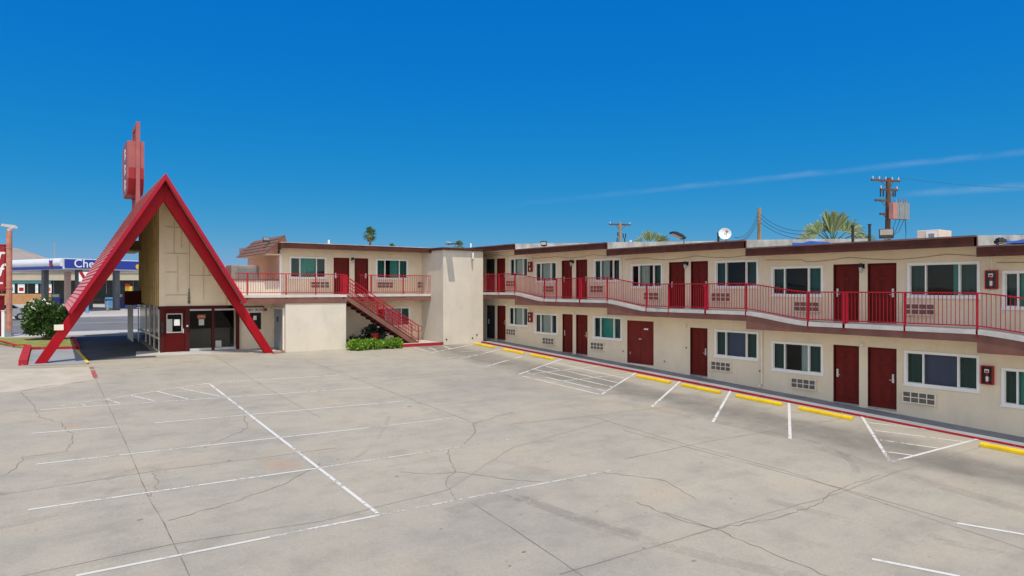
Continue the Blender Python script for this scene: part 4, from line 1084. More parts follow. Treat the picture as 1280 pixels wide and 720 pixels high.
x = on_y(333, 37.2); dflood((x, 37.2, 6.46), R(-8), R(-10), .36, .26, 'black floodlight on the roof beside the brown mansard', 'grey_metal')
# tower light on an outrigger
e = empty('floodlight', (19.98, 34.0, 6.40))
q = MB(); q.tube([(-.02, .3, 0), (-.02, .3, .2), (-.02, .05, .32), (-.01, -.4, .22)], .035, 8); q.build('bracket', M['light_grey'], e)
q = MB(); q.box(-.2, .22, -.78, -.22, .14, .2); q.build('lamp_head', M['black'], e, bevel=.01)
q = MB(); q.box(-.16, .18, -.74, -.26, .126, .139); q.build('lamp_lens', M['white_paint'], e)
tag(e, 'flat floodlight on a curved arm over the edge of the white tower', 'floodlight', 'floodlights on the roof edges')
e = empty('security_camera', (on_y(590, 34.0), 34.07, 6.1)); q = MB(); q.bar((0, -.002, 0), (0, -.16, 0), .05); q.box(-.05, .05, -.2, -.12, -.3, .05); q.build('camera_body', M['white_paint'], e)
q = MB(); q.tube([(0, -.16, -.3), (0, -.2, -.42)], .045, 8); q.build('camera_lens', M['grey_metal'], e)
tag(e, 'small white security camera below the rim of the white tower', 'camera')
# vents
def pipe(px, X, h, r, mat, s_, label):
    y = on_x(px, X); q = MB(); q.cyl((0, 0, -.3), r, h + .3, 10); q.cyl((0, 0, h), r * 1.35, .04, 10); o = q.build('vent_pipe', M[mat], None, (X, y, FL[s_] + 5.58 + SL * (X - 22.4)))
    tag(o, label, 'vent pipe')
pipe(898, 24.4, .42, .05, 'black', 2, 'dark vent pipe on the roof just left of the satellite dish')
pipe(1066, 24.6, .62, .05, 'black', 3, 'dark vent pipe in front of the palm behind the long wing')
pipe(1087, 26.4, .7, .05, 'black', 3, 'dark vent pipe between the palm and the transformer pole')
q = MB(); q.cyl((0, 0, -.1), .06, .55, 10); tag(q.build('vent_pipe', M['white_paint'], None, (on_y(411, 38.5), 38.5, 6.42)), 'short white vent pipe on the roof of the street wing', 'vent pipe')
q = MB(); q.cyl((0, 0, -.1), .05, .6, 10); tag(q.build('vent_pipe', M['white_paint'], None, (on_y(588.5, 36), 36, 6.35)), 'thin white vent pipe above the white tower', 'vent pipe')
# satellite dish
X = 24.2; y = on_x(908, X)
e = tag(empty('satellite_dish', (X, y, FL[2] + 5.65)), 'white round satellite dish on the roof of the long wing', 'satellite dish')
q = MB(); A = Matrix.Translation((-.16, -.05, .40)) @ Matrix.Rotation(R(40), 4, 'Z') @ Matrix.Rotation(R(-72), 4, 'Y'); q.X = A
rings = [(r, -.16 * (1 - (r / .33) ** 2)) for r in (.02, .12, .22, .33)]; n = 24; vs = []
for r, h in [(r * .78, h * .78) for r, h in rings]: vs += [(r * math.cos(2 * math.pi * j / n), r * math.sin(2 * math.pi * j / n), h) for j in range(n)]
fs = [tuple(range(n))] + [(k * n + j, k * n + (j + 1) % n, (k + 1) * n + (j + 1) % n, (k + 1) * n + j) for k in range(3) for j in range(n)]
q._add(vs, fs); q.build('dish', M['white_paint'], e, smooth=True)
q = MB(); q.tube([(0, 0, -.05), (0, 0, .3), (.06, -.02, .4)], .025, 8); q.bar((0, 0, .2), (-.3, -.25, .45), .02); q.box(-.36, -.28, -.31, -.23, .42, .5); q.bar((.3, 0, -.02), (0, 0, .3), .02); q.build('mast', M['grey_metal'], e)
# peach rooftop box behind floodlight
X = 28; a, b = on_x(1152, X), on_x(1184, X)
e = tag(empty('rooftop_cooler', (X, (a + b) / 2, FL[3] + 5.75)), 'peach rooftop cooler box behind the square floodlight', 'rooftop cooler')
q = MB(); L = abs(a - b) / 2; q.box(-.55, .55, -L * .85, L * .85, -.1, .48); q.build('cooler_box', M['peach'], e, bevel=.02)
q = MB(); q.box(-.553 - .02, -.553, -L * .85 + .05, -L * .85 + .42, .06, .42); q.build('vent_louvre', M['white_paint'], e)
q = MB(); q.box(-.592, -.575, -L * .85 + .14, -L * .85 + .33, .14, .34); q.build('vent_opening', M['grey_metal'], e)
# HVAC on the low roof
e = tag(empty('rooftop_air_unit', (9.75, 38.4, 3.7)), 'large tan louvred air unit behind the balcony rail beside the A-frame', 'air unit')
q = MB(); q.box(-.72, .72, -.6, .6, .25, 1.58); q.build('casing', M['hvac'], e, bevel=.02)
q = MB()
for k in range(22): q.box(-.42 + k * .05, -.395 + k * .05, -.625, -.601, .45, 1.45)
q.build('louvre', M['grey_metal'], e)
q = MB()
for x in (-.6, .6):
    for y in (-.5, .5): q.box(x - .05, x + .05, y - .05, y + .05, 0, .249)
q.build('stand', M['grey_metal'], e)
# tarps
for px0, px1, X, s_, lab in ((996, 1030, 25.0, 3, 'blue tarp strip lying on the roof before the big palm'), (1262, 1320, 24.6, 4, 'blue tarp strip on the white roof at the near end')):
    q = MB(); a, b = on_x(px0, X), on_x(px1, X); n = 14
    for k in range(n):
        y0, y1 = a + (b - a) * k / n, a + (b - a) * (k + 1) / n
        z = lambda y: .1 + .03 * math.sin(y * 7)
        q.hexa([(-.35, y0 - a, 0), (-.35, y1 - a, 0), (.45, y1 - a, 0), (.45, y0 - a, 0)], [(-.3, y0 - a, z(y0)), (-.3, y1 - a, z(y1)), (.4, y1 - a, z(y1 + 1)), (.4, y0 - a, z(y0 + 1))])
    tag(q.build('tarp', M['tarp'], None, (X, a, FL[s_] + 5.62 + SL * (X - 22.4))), lab, 'tarp')

# ================================================================== wheel stops
def stop_mesh():
    q = MB(); L = .92
    prof = [(-.085, 0), (.085, 0), (.075, .07), (.045, .115), (-.045, .115), (-.075, .07)]
    q.prism([(x, -L, z) for x, z in prof], (0, 2 * L, 0))
    return q
stops = [(605.5, 430, 'yellow wheel stop nearest the white corner tower'), (641.5, 437, 'yellow wheel stop between the first two stall lines from the white tower'),
         (677, 445, 'yellow wheel stop beside the far end of the white hatched zone'), (816.5, 472.5, 'yellow wheel stop just past the white hatched zone below the maroon double door'),
         (876, 484, 'yellow wheel stop in front of the single ground floor red door'), (948, 498.5, 'yellow wheel stop under the wide ground floor window left of the downspout'),
         (1031, 514, 'yellow wheel stop with a chipped patch below the paired red doors'), (1275, 561, 'yellow wheel stop cut by the edge of the picture beyond the triangular hatching')]
pr = None
for k, (px, py, lab) in enumerate(stops):
    if pr is None:
        pr = stop_mesh().build('wheel_stop', M['yellow'], bevel=.012); o = pr
    else:
        o = pr.copy(); COL.objects.link(o)
    Xs = 21.5; Ys = on_x(px, Xs)
    o.location = (Xs, Ys, gz(Ys) + .002); o.rotation_euler = (R(-2.4), 0, R([0, 1, -1, .5, -1, 1, 0, 1][k])); o.rotation_euler[0] = math.atan(.0415)
    tag(o, lab, 'wheel stop', 'yellow wheel stops along the long wing')

# ================================================================== foliage
def leaves(n, sampler, size, aspect=2.2, up=.3):
    mb = MB()
    for _ in range(n):
        p, nrm = sampler()
        d = Vector((rng.gauss(0, 1), rng.gauss(0, 1), rng.gauss(0, 1) + up)) + nrm * .9
        d.normalize(); s_ = size * rng.uniform(.6, 1.35)
        side = d.cross(Vector((rng.gauss(0, 1), rng.gauss(0, 1), rng.gauss(0, 1)))).normalized() * s_ / aspect
        a = Vector(p); m = a + d * s_ * .5; t = a + d * s_
        mb._add([a, m + side, t, m - side], [(0, 1, 2, 3)])
    return mb
def blob_sampler(lobes):
    tot = [l[3] ** 2 for l in lobes]
    def f():
        l = rng.choices(lobes, tot)[0]
        v = Vector((rng.gauss(0, 1), rng.gauss(0, 1), rng.gauss(0, 1))).normalized()
        r = l[3] * (rng.random() ** .22)
        return (Vector(l[:3]) + v * r, v)
    return f
# oleander bush on the lawn
bx_, by_ = far(57, 38.2)
bz = gz(by_) + .1
bush = tag(empty('oleander_bush', (bx_, by_, bz)), 'round dark green oleander bush with white blossoms on the lawn behind the red leg', 'bush')
lob = [(0, 0, 1.25, .75)]
for k in range(26):
    a = rng.uniform(0, 6.28); h = rng.uniform(.45, 2.0); rr = 1.0 * math.sqrt(max(.1, 1 - ((h - 1.2) / 1.25) ** 2))
    lob.append((rr * math.cos(a) * .68, rr * math.sin(a) * .7, h, rng.uniform(.28, .45)))
leaves(7500, blob_sampler(lob), .17, 3.0).build('foliage', M['leaf'], bush)
top = [l for l in lob if l[2] > 1.2]
def fl():
    l = rng.choice(top); v = Vector((rng.gauss(0, 1), rng.gauss(-.2, 1), abs(rng.gauss(1.3, .6)))).normalized()
    return (Vector(l[:3]) + v * (l[3] + .05), v)
mb = MB()
for k in range(34):
    p, v = fl()
    for j in range(7):
        q = p + Vector((rng.gauss(0, .045), rng.gauss(0, .045), rng.gauss(0, .04))); r = .04
        a = Vector((rng.gauss(0, 1), rng.gauss(0, 1), rng.gauss(0, 1))).normalized() * r; b = a.cross(v).normalized() * r
        mb.quad(q - a, q - b, q + a, q + b)
mb.build('blossom', M['flower'], bush)
mb = MB()
for k in range(9):
    a = k * .7; mb.tube([(.12 * math.cos(a), .12 * math.sin(a), -.1), (.3 * math.cos(a), .3 * math.sin(a), .7), (.6 * math.cos(a), .6 * math.sin(a), 1.5)], .03, 6, .012)
mb.build('stem', M['stem'], bush)
# hedge by the stair
hx0, hx1 = on_y(435, 33.9), on_y(502, 33.9)
hz = gz(33.9)
hed = tag(empty('hedge', ((hx0 + hx1) / 2, 33.95, hz)), 'low bright green hedge between the stucco room and the stair foot', 'hedge')
lob = [(rng.uniform(-1, 1) * (hx1 - hx0 - .4) / 2, rng.uniform(-.3, .35), rng.uniform(.1, .34), rng.uniform(.13, .24)) for _ in range(64)]
leaves(5200, blob_sampler(lob), .13, 2.2, .8).build('foliage', M['hedge'], hed)
mb = MB()
for k in range(24):
    x = -1.6 + k * .14; mb.tube([(x, rng.uniform(-.2, .2), -.05), (x + .05, 0, .4)], .012, 5)
mb.build('stem', M['stem'], hed)
# dark shrub, black scooter cover, red pot under the stair
px_, py_ = on_y(450, 35.2), 35.2
sh = tag(empty('dark_shrub', (px_, py_, gz(35.2))), 'dark shaded shrub behind the hedge beside the stucco room', 'shrub')
lob = [(rng.uniform(-.7, .7), rng.uniform(-.25, .25), rng.uniform(.15, .5), rng.uniform(.12, .2)) for _ in range(14)] + [(.35, 0, .82, .2), (.55, 0, .7, .14)]
leaves(1100, blob_sampler(lob), .14, 2.6).build('foliage', M['dark_leaf'], sh)
mb = MB(); mb.tube([(0, 0, -.05), (.1, 0, .9)], .03, 6); mb.build('stem', M['stem'], sh)
def potted(px, label, pot, s_=1):
    x = on_y(px, 35.3); e = tag(empty('potted_plant', (x, 35.3, gz(35.3) + .03)), label, 'potted plant')
    q = MB(); q.tube([(0, 0, 0), (0, 0, .62 * s_)], .2 * s_, 14, .3 * s_); q.tube([(0, 0, .6 * s_), (0, 0, .7 * s_)], .33 * s_, 14); q.build('pot', M[pot], e)
    lob = [(rng.uniform(-.25, .25), rng.uniform(-.2, .2), .75 * s_ + rng.uniform(.0, .35), rng.uniform(.1, .18)) for _ in range(8)]
    leaves(420, blob_sampler(lob), .14, 3).build('foliage', M['dark_leaf'], e)
potted(467, 'red pot with a small dark plant in the shade behind the hedge', 'terracotta')
potted(477, 'dark pot with a spiky plant in the shade under the stair', 'black', .8)

def fan_palm(name, loc, crown_z, R_, n, label, mat, trunk_r=.2, droop=.5, upright=0, blade=12, skirt=True, group=None):
    e = empty(name, loc)
    t = MB(); h = crown_z - loc[2]
    t.tube([(rng.uniform(-.04, .04) * k, 0, h * k / 8 - (.2 if k == 0 else 0)) for k in range(9)], trunk_r * 1.25, 10, trunk_r * .8); t.build('trunk', M['trunk'], e)
    f = MB()
    for k in range(n):
        az = rng.uniform(0, 6.283) if n > 3 else k; el = R(rng.uniform(-50, 88)) if not upright else R(rng.uniform(8, 88))
        d = Vector((math.cos(az) * math.cos(el), math.sin(az) * math.cos(el), math.sin(el)))
        pl = R_ * rng.uniform(.42, .55); base = Vector((0, 0, h)); hub = base + d * pl + Vector((0, 0, -droop * pl * .25 * math.cos(el)))
        side = d.cross(Vector((0, 0, 1)));  side = side.normalized() if side.length > .01 else Vector((1, 0, 0)); nn = side.cross(d)
        f.bar(base, hub, .04 * R_ / 2.4)
        twist = rng.uniform(-.5, .5)
        for j in range(blade):
            th = (j / (blade - 1) - .5) * R(190)
            bd = (d * math.cos(th) + (side * math.cos(twist) + nn * math.sin(twist)) * math.sin(th)).normalized()
            L = R_ * .55 * (.75 + .35 * math.cos(th)) * rng.uniform(.9, 1.1)
            wv = bd.cross(nn).normalized() * L * .055
            m = hub + bd * L * .6 + nn * .03; tip = hub + bd * L + Vector((0, 0, -droop * L * .35 * rng.uniform(.5, 1.3)))
            f._add([hub - wv * .25, m - wv, tip, m + wv, hub + wv * .25], [(0, 1, 3, 4), (1, 2, 3)])
    f.build('crown', M[mat], e)
    if skirt:
        s2 = MB()
        for k in range(60):
            az = rng.uniform(0, 6.283); r0 = trunk_r; z = h - rng.uniform(0, R_ * .5); L = R_ * rng.uniform(.3, .55)
            a = Vector((math.cos(az) * r0, math.sin(az) * r0, z)); b = a + Vector((math.cos(az) * L * .35, math.sin(az) * L * .35, -L)); w = Vector((-math.sin(az), math.cos(az), 0)) * .12
            s2._add([a - w * .4, b - w, b + w, a + w * .4], [(0, 1, 2, 3)])
        s2.build('dry_skirt', M['skirt'], e)
    return tag(e, label, 'palm tree', group)
def palm_at(px, D, ytop, yc, R_, **k):
    x, y = far(px, D); fan_palm('fan_palm', (x, y, gz(y) if x < 22 else gz(min(y, 90))), zat(yc, D), R_, **k)
def screen_palm(px, D, ycrown, fronds, label, trunk_r=.25):
    x, y = far(px, D); e = tag(empty('fan_palm', (x, y, 1.15)), label, 'palm tree'); h = zat(ycrown, D) - 1.15
    t = MB(); t.tube([(rng.uniform(-.04, .04) * k, 0, h * k / 8 - (.2 if k == 0 else 0)) for k in range(9)], trunk_r * 1.2, 10, trunk_r * .9); t.build('trunk', M['trunk'], e)
    right = Vector((CT, -ST, 0)); away = Vector((ST, CT, 0)); f = MB(); g = MB()
    for (tilt, dep, pl, L, spread, dr) in fronds:
        d = (right * math.sin(R(tilt)) + Vector((0, 0, math.cos(R(tilt)))) * 1.0 + away * dep).normalized()
        hub = Vector((0, 0, h)) + d * pl
        g.tube([(0, 0, h - .1), hub], .05, 6, .025)
        side = d.cross(away + right * rng.uniform(-.7, .7)).normalized(); nn = side.cross(d)
        nb = 30
        for j in range(nb):
            th = (j / (nb - 1) - .5) * R(spread)
            bd = (d * math.cos(th) + side * math.sin(th) + nn * rng.uniform(-.12, .12)).normalized()
            LL = L * (.8 + .25 * math.cos(th * 1.5)) * rng.uniform(.85, 1.1)
            wv = bd.cross(nn).normalized() * LL * .03
            m = hub + bd * LL * .55; m2 = hub + bd * LL * .85 + Vector((0, 0, -dr * LL * .12)); tip = hub + bd * LL * 1.02 + Vector((0, 0, -dr * LL * rng.uniform(.25, .6)))
            f._add([hub - wv * .2, m - wv, m2 - wv * .6, tip, m2 + wv * .6, m + wv, hub + wv * .2], [(0, 1, 5, 6), (1, 2, 4, 5), (2, 3, 4)])
    f.build('crown', M['frond_pale'], e); g.build('frond_stalk', M['frond'], e)
def rand_fronds(n, L): return [(rng.uniform(-95, 95), rng.uniform(-.9, .9), rng.uniform(.5, .9) * L, L * rng.uniform(.55, .8), rng.uniform(120, 200), rng.uniform(.5, 1)) for _ in range(n)]
screen_palm(1040, 41, 303, [(-6, .1, .6, 1.4, 42, .2), (7, -.3, .6, 1.35, 48, .25), (0, .3, .5, 1.0, 90, .3), (-42, .15, .85, .95, 120, .6), (-62, -.2, 1.05, .9, 150, .9), (-80, .3, 1.3, .8, 170, .9), (32, .2, .8, 1.05, 110, .7), (52, -.15, 1.05, 1.05, 140, .9), (72, .1, 1.4, .9, 160, 1.0), (88, -.2, 1.7, .85, 170, 1.0), (20, .5, .8, 1.0, 120, .5), (-22, .6, .8, .9, 120, .5), (60, .5, 1.5, .8, 150, .8), (-50, .5, 1.2, .8, 150, .8)],
            'broad pale green fan palm rising behind the long wing roof')
screen_palm(811, 53, 309, [(-8, .1, .45, 1.0, 80, .3), (10, -.2, .45, .95, 90, .3), (48, .1, .7, .9, 110, .7), (62, -.2, 1.0, .8, 130, .8), (-50, .3, .7, .6, 120, .7), (80, .2, 1.5, .6, 150, .8)],
            'pale fan palm top showing over the roof beside the far utility pole', .2)
palm_at(462, 112, 282, 292, 1.35, n=60, label='tall slim palm with a full round crown above the street wing roof', mat='frond', trunk_r=.2, droop=.7, blade=10)
palm_at(574, 112, 302, 308, 1.15, n=36, label='palm crown just peeping over the white tower', mat='frond', droop=.7, blade=10)
palm_at(489.5, 150, 304, 309, 1.1, n=36, label='tiny distant palm top over the street wing roof', mat='frond', droop=.7, blade=8)

# ================================================================== utility poles and wires
def pole(px, ytop, D, label, mat, r=.14, lean=0):
    x, y = far(px, D); z0 = 1.15
    e = tag(empty('utility_pole', (x, y, z0), 0), label, 'utility pole'); zt = zat(ytop, D) - z0
    q = MB(); q.tube([(0, 0, -.5), (lean * .5, 0, zt * .5), (lean, 0, zt)], r * 1.2, 12, r * .85); q.build('pole_shaft', M[mat], e)
    return e, zt, (x, y, z0)
AD = Vector((CT, -ST, 0))            # direction of the crossarms, square to the view of the alley
def arm(e, zt, dz, half, off=0, mat='rust_wood', n=4, ins=True, lean=0):
    u = Vector((.94, -.34, 0)); c0 = Vector((lean, 0, zt - dz)) + u * off
    q = MB(); q.bar(c0 - u * half, c0 + u * half, .10, .12); q.bar(c0 - u * half * .5 + Vector((0, -.06, 0)), Vector((lean, -.06, zt - dz - .5)), .03); q.bar(c0 + u * half * .5 + Vector((0, -.06, 0)), Vector((lean, -.06, zt - dz - .5)), .03)
    a = q.build('crossarm', M[mat], e)
    if ins:
        q = MB()
        for k in range(n):
            p = c0 + u * half * (-.92 + 1.84 * k / max(1, n - 1)); q.cyl((p.x, p.y, p.z + .06), .045, .16, 8, .03)
        q.build('insulator', M['light_grey'], a)
    return c0, u
eC, zC, pC = pole(1107.5, 222, 39.5, 'leaning brown utility pole carrying a bank of transformers behind the long wing', 'rust_wood', .15, .3)
cC, uC = arm(eC, zC, .15, 1.0, -.2, n=5, lean=.3)
arm(eC, zC, .68, .62, .05, n=3, lean=.27); arm(eC, zC, 1.32, .55, -.35, n=2, ins=False, lean=.22); arm(eC, zC, 2.1, .3, -.25, n=2, ins=False, lean=.2)
for k in range(5):
    q = MB(); b = Vector((.25, -.1, zC - 2.4)) + uC * (.42 + .2 * k * .95) + Vector((0, -.05 * (k % 2), 0)); q.cyl(b, .17, .92, 14); q.cyl(b + Vector((0, 0, .92)), .12, .06, 10); q.cyl(b + Vector((0, 0, .98)), .045, .22, 8)
    q.build('transformer', M['grey_metal'], eC)
q = MB(); b = Vector((.22, -.28, zC - 2.4)); q.box(b.x - .22, b.x + .25, b.y - .12, b.y + .12, b.z, b.z + .93); q.build('pole_cabinet', M['pink_metal'], eC)
q = MB()
for k, (dx1, z1) in enumerate(((.35, .72), (.5, .72), (-.55, .75), (-.35, .75))):
    q.cyl((.27 + uC.x * dx1, uC.y * dx1, zC - z1 - .35), .04, .42, 8)
q.build('fuse_cutout', M['black'], eC)
q = MB(); P0 = Vector((.22, 0, zC - 2.35)) + uC * 1.25
q.tube([P0 + Vector((0, 0, 0)), P0 + Vector((.1, 0, -.7)), P0 + Vector((.05, 0, -1.5)), P0 + uC * -.35 + Vector((0, 0, -1.75)), P0 + uC * -1.0 + Vector((0, 0, -1.5))], .02, 6)
for k in range(3): q.tube([P0 + uC * (-.3 * k) + Vector((0, 0, .1)), P0 + uC * (-.5 - .3 * k) + Vector((0, 0, -.8 - .15 * k)), P0 + uC * -1.25 + Vector((0, 0, -1.0 - .4 * k))], .014, 5)
q.build('cable_loop', M['wire'], eC)
eB, zB, pB = pole(949, 260, 45.5, 'plain pale wooden pole with service wires behind the satellite dish', 'pole_pale', .13)
q = MB()
for k in range(4): q.cyl((-.16, -.02, zB - .3 - .25 * k), .05, .1, 8)
q.build('insulator', M['grey_metal'], eB)
eA, zA, pA = pole(775, 278, 56, 'far utility pole with a single crossarm and hanging fuses over the roof', 'pole_pale', .13)
arm(eA, zA, .18, .95, 0, n=3)
q = MB()
for dx1, z1 in ((-.2, .9), (-.25, 1.35), (.28, 1.0), (.5, 1.0), (.42, 1.35)): q.cyl((dx1 * .94, -dx1 * .34, zA - z1 - .25), .045, .34, 8)
q.build('fuse_cutout', M['black'], eA)
q = MB(); q.cyl((.95 * .94, -.32, zA - 2.15), .1, .7, 12); q.build('surge_arrester', M['white_paint'], eA)
q = MB(); q.tube([(.3, -.1, zA - 1.2), (.5, -.15, zA - 1.7), (.2, -.05, zA - 1.9), (.05, 0, zA - 1.6)], .018, 5); q.build('cable_loop', M['wire'], eA)
def wire(p, q_, sag, label, r=.014, group='overhead wires behind the roof'):
    p, q_ = Vector(p), Vector(q_); n = 24; mb = MB()
    mb.tube([(p + (q_ - p) * k / n + Vector((0, 0, -4 * sag * (k / n) * (1 - k / n)))) - p for k in range(n + 1)], r, 5)
    tag(mb.build('overhead_wire', M['wire'], None, p), label, 'wire', group)
tB = Vector(pB)
xr = lambda px, X, z: (X, on_x(px, X), z)
for k, (z, x1, zz, s) in enumerate(((.35, 918, 6.3, .5), (.6, 921, 6.15, .4), (.9, 924, 6.05, .25))):
    wire(tB + Vector((-.16, 0, zB - z)), xr(x1, 25.5, zz), s, 'dark service wire drooping from the pale pole towards the satellite dish')
for k, (z, px1, zz, s) in enumerate(((.4, 1012, 6.75, .35), (.65, 1006, 6.6, .3), (.95, 1000, 6.4, .2))):
    wire(tB + Vector((.14, 0, zB - z)), xr(px1, 30, zz), s, 'dark wire running from the pale pole to the big palm')
wire(Vector(pC) + cC + uC * .95 + Vector((0, 0, .2)), Vector(far(1330, 34)).to_3d() + Vector((0, 0, zat(236, 34))), .15, 'thin pale wire leaving the transformer pole top across the sky', .007)
wire(Vector(pC) + Vector((.2, 0, zC - 4.6)), Vector(far(1250, 33)).to_3d() + Vector((0, 0, zat(297, 33))), .2, 'low dark wire passing behind the peach rooftop cooler', .014)
for k, (z, z2) in enumerate(((4.0, 286), (4.4, 291), (4.8, 297))):
    wire(Vector(pC) + Vector((.1, 0, zC - z)), Vector(far(1062 - 12 * k, 37)).to_3d() + Vector((0, 0, zat(z2 + 5, 37))), .2, 'dark wire drooping from the transformer pole towards the big palm')

# ================================================================== far left: signs and lamp pole
lxp, lyp = far(11.5, 40.7); lz = gz(lyp)
e = tag(empty('lamp_pole', (lxp, lyp, lz + .08)), 'salmon painted lamp pole with a pale floodlight head beside the red sign', 'lamp pole')
h = zat(290, 40.7) - lz
q = MB(); q.tube([(0, 0, -.2), (0, 0, h * .5), (0, 0, h)], .155, 14); q.cyl((0, 0, h * .45), .175, .1, 14); q.cyl((0, 0, h * .83), .17, .08, 14); q.build('pole_shaft', M['salmon'], e)
q = MB(); q.cyl((0, 0, 0), .22, .12, 12); q.box(-.2, .1, -.22, -.1, 0, .35); q.build('base', M['grey_metal'], e)
q = MB(); q.tube([(0, 0, h), (0, 0, h + .12)], .1, 10); q.bar((0, 0, h + .1), (.25, -.1, h + .18), .06); q.build('neck', M['light_grey'], e)
q = MB(); q.prism([(-.42, 0, h + .26), (.36, 0, h + .12), (.42, 0, h + .22), (.30, 0, h + .34), (-.36, 0, h + .40)], (0, .45, 0)); q.build('lamp_head', M['light_grey'], e)
# roadside sign with white script
sD = 41.5; sx0, sy0 = far(7.0, sD)
e = tag(empty('roadside_sign', (sx0, sy0, gz(sy0) + .05), -TH + R(4)), 'red roadside sign with white script cut by the picture edge', 'sign')
z0, z1 = zat(362, sD) - gz(sy0) - .05, zat(307, sD) - gz(sy0) - .05
q = MB(); q.box(-3.2, 0, -.12, .12, z0, z1); q.build('sign_panel', M['sign_deep'], e, bevel=.01)
q = MB(); q.box(-3.22, .03, -.14, .14, z1 + .001, z1 + .07); q.box(-3.22, .03, -.14, .14, z0 - .07, z0 - .001); q.box(.001, .06, -.14, .14, z0, z1); q.build('sign_rim', M['a_red'], e)
q = MB()
q.text('r', .95, .01, facing(-.22, -.13, z1 - .55), bold=.02, shear=.25); q.text('f', 1.05, .01, facing(-.24, -.13, z0 + 1.15), bold=.02, shear=.25); q.text('-', .7, .01, facing(-.18, -.13, z0 + .45), bold=.02)
q.build('lettering', M['white_paint'], e)
q = MB(); q.box(-1.7, -1.5, -.1, .1, -.1, z0 - .072); q.box(-3.0, -2.8, -.1, .1, -.1, z0 - .072); q.build('leg', M['grey_metal'], e)
px_, py_ = far(-4, 40.9); q = MB(); q.box(-.35, .32, -.2, .2, -.05, 2.35); q.box(-.37, .34, -.22, .22, 2.351, 2.42)
tag(q.build('red_cabinet', M['kerb_red'], None, (px_, py_, gz(py_) + .08), -TH), 'narrow red cabinet at the picture edge under the roadside sign', 'cabinet')
px_, py_ = far(4.6, 40.6); q = MB(); q.box(-.09, .09, -.07, .07, -.05, 1.5); q.box(-.11, .11, -.09, .09, 1.5, 1.54)
tag(q.build('white_post', M['white_paint'], None, (px_, py_, gz(py_) + .08), -TH), 'short white post standing beside the salmon lamp pole', 'post')

# ================================================================== filling station over the street
def camv(a): return (CT * math.sin(a) + ST * math.cos(a), -ST * math.sin(a) + CT * math.cos(a))
gD = 82; gxx, gyy = far(78, gD)
vr = camv(R(30)); rzr = math.atan2(vr[1], vr[0])
gs = tag(empty('station_canopy', (gxx, gyy, 1.15), rzr), 'white and blue filling station canopy on grey columns across the street', 'fuel canopy')
cb, ct_ = zat(336.2, gD) - 1.15, zat(322.6, gD) - 1.15
LX, LY = 13, 24
q = MB(); q.box(0, LX, 0, LY, cb, cb + .25); q.box(.05, LX - .05, .05, LY - .05, cb + .251, ct_); q.build('canopy_roof', M['canopy_white'], gs, bevel=.04)
q = MB(); q.box(.25, LX, -.05, .048, cb + .1, ct_ - .1); q.build('blue_fascia', M['blue'], gs)
# curved white nose and blue stripe of the broad side
q = MB()
n = 8
for k in range(n):
    t0, t1 = k / n, (k + 1) / n; o = lambda t: -.35 * math.sin(math.pi * (.15 + .85 * t)) ** .8; z = lambda t: cb + .32 + (ct_ - cb - .32) * t
    q.hexa([(o(t0), -.02, z(t0)), (o(t0), LY, z(t0)), (.048, LY, z(t0)), (.048, -.02, z(t0))], [(o(t1), -.02, z(t1)), (o(t1), LY, z(t1)), (.048, LY, z(t1)), (.048, -.02, z(t1))])
q.build('white_fascia', M['canopy_white'], gs)
q = MB(); q.box(-.30, -.001, -.021, LY, cb + .0, cb + .318); q.build('blue_stripe', M['blue'], gs)
FR = Matrix(((1, 0, 0, 0), (0, 0, -1, 0), (0, 1, 0, 0), (0, 0, 0, 1)))
q = MB(); q.text('Chevron', 1.42, .01, Matrix.Translation((3.85, -.06, (cb + ct_) / 2 + .02)) @ FR, bold=.006, spacing=1.02); q.build('lettering', M['white_paint'], gs)
q = MB(); q.tube([(9.3, -.052, cb + .5), (9.3, -.1, cb + .5)], .34, 16); q.build('yellow_emblem', M['yellow_sign'], gs)
# chevron emblem on the broad side: blue V over red V
FL_ = Matrix(((0, 0, -1, 0), (-1, 0, 0, 0), (0, 1, 0, 0), (0, 0, 0, 1)))
for dzz, mt, nm in ((.16, 'blue', 'blue_chevron'), (-.22, 'red_box', 'red_chevron')):
    q = MB(); cz = (cb + ct_) / 2 + .16 + dzz; yc = 1.9
    q.prism([(-.38, yc - .36, cz + .2), (-.38, yc, cz - .02), (-.38, yc + .36, cz + .2), (-.38, yc + .36, cz - .12), (-.38, yc, cz - .36), (-.38, yc - .36, cz - .12)], (.03, 0, 0)); q.build(nm, M[mt], gs)
for (x, y) in ((2.9, 2.0), (1.6, 7.3), (7.6, 2.0), (9.6, 12.0)):
    q = MB(); q.box(x - .3, x + .3, y - .3, y + .3, -.05, cb - .001); q.build('column', M['grey_col'], gs)
q = MB(); q.box(1.5, 2.0, 2.0, 2.6, -.02, cb - .3); q.build('price_pylon', M['brickish'], gs)
def station(px, D, rz=0): x, y = far(px, D); return (x, y, 1.15)
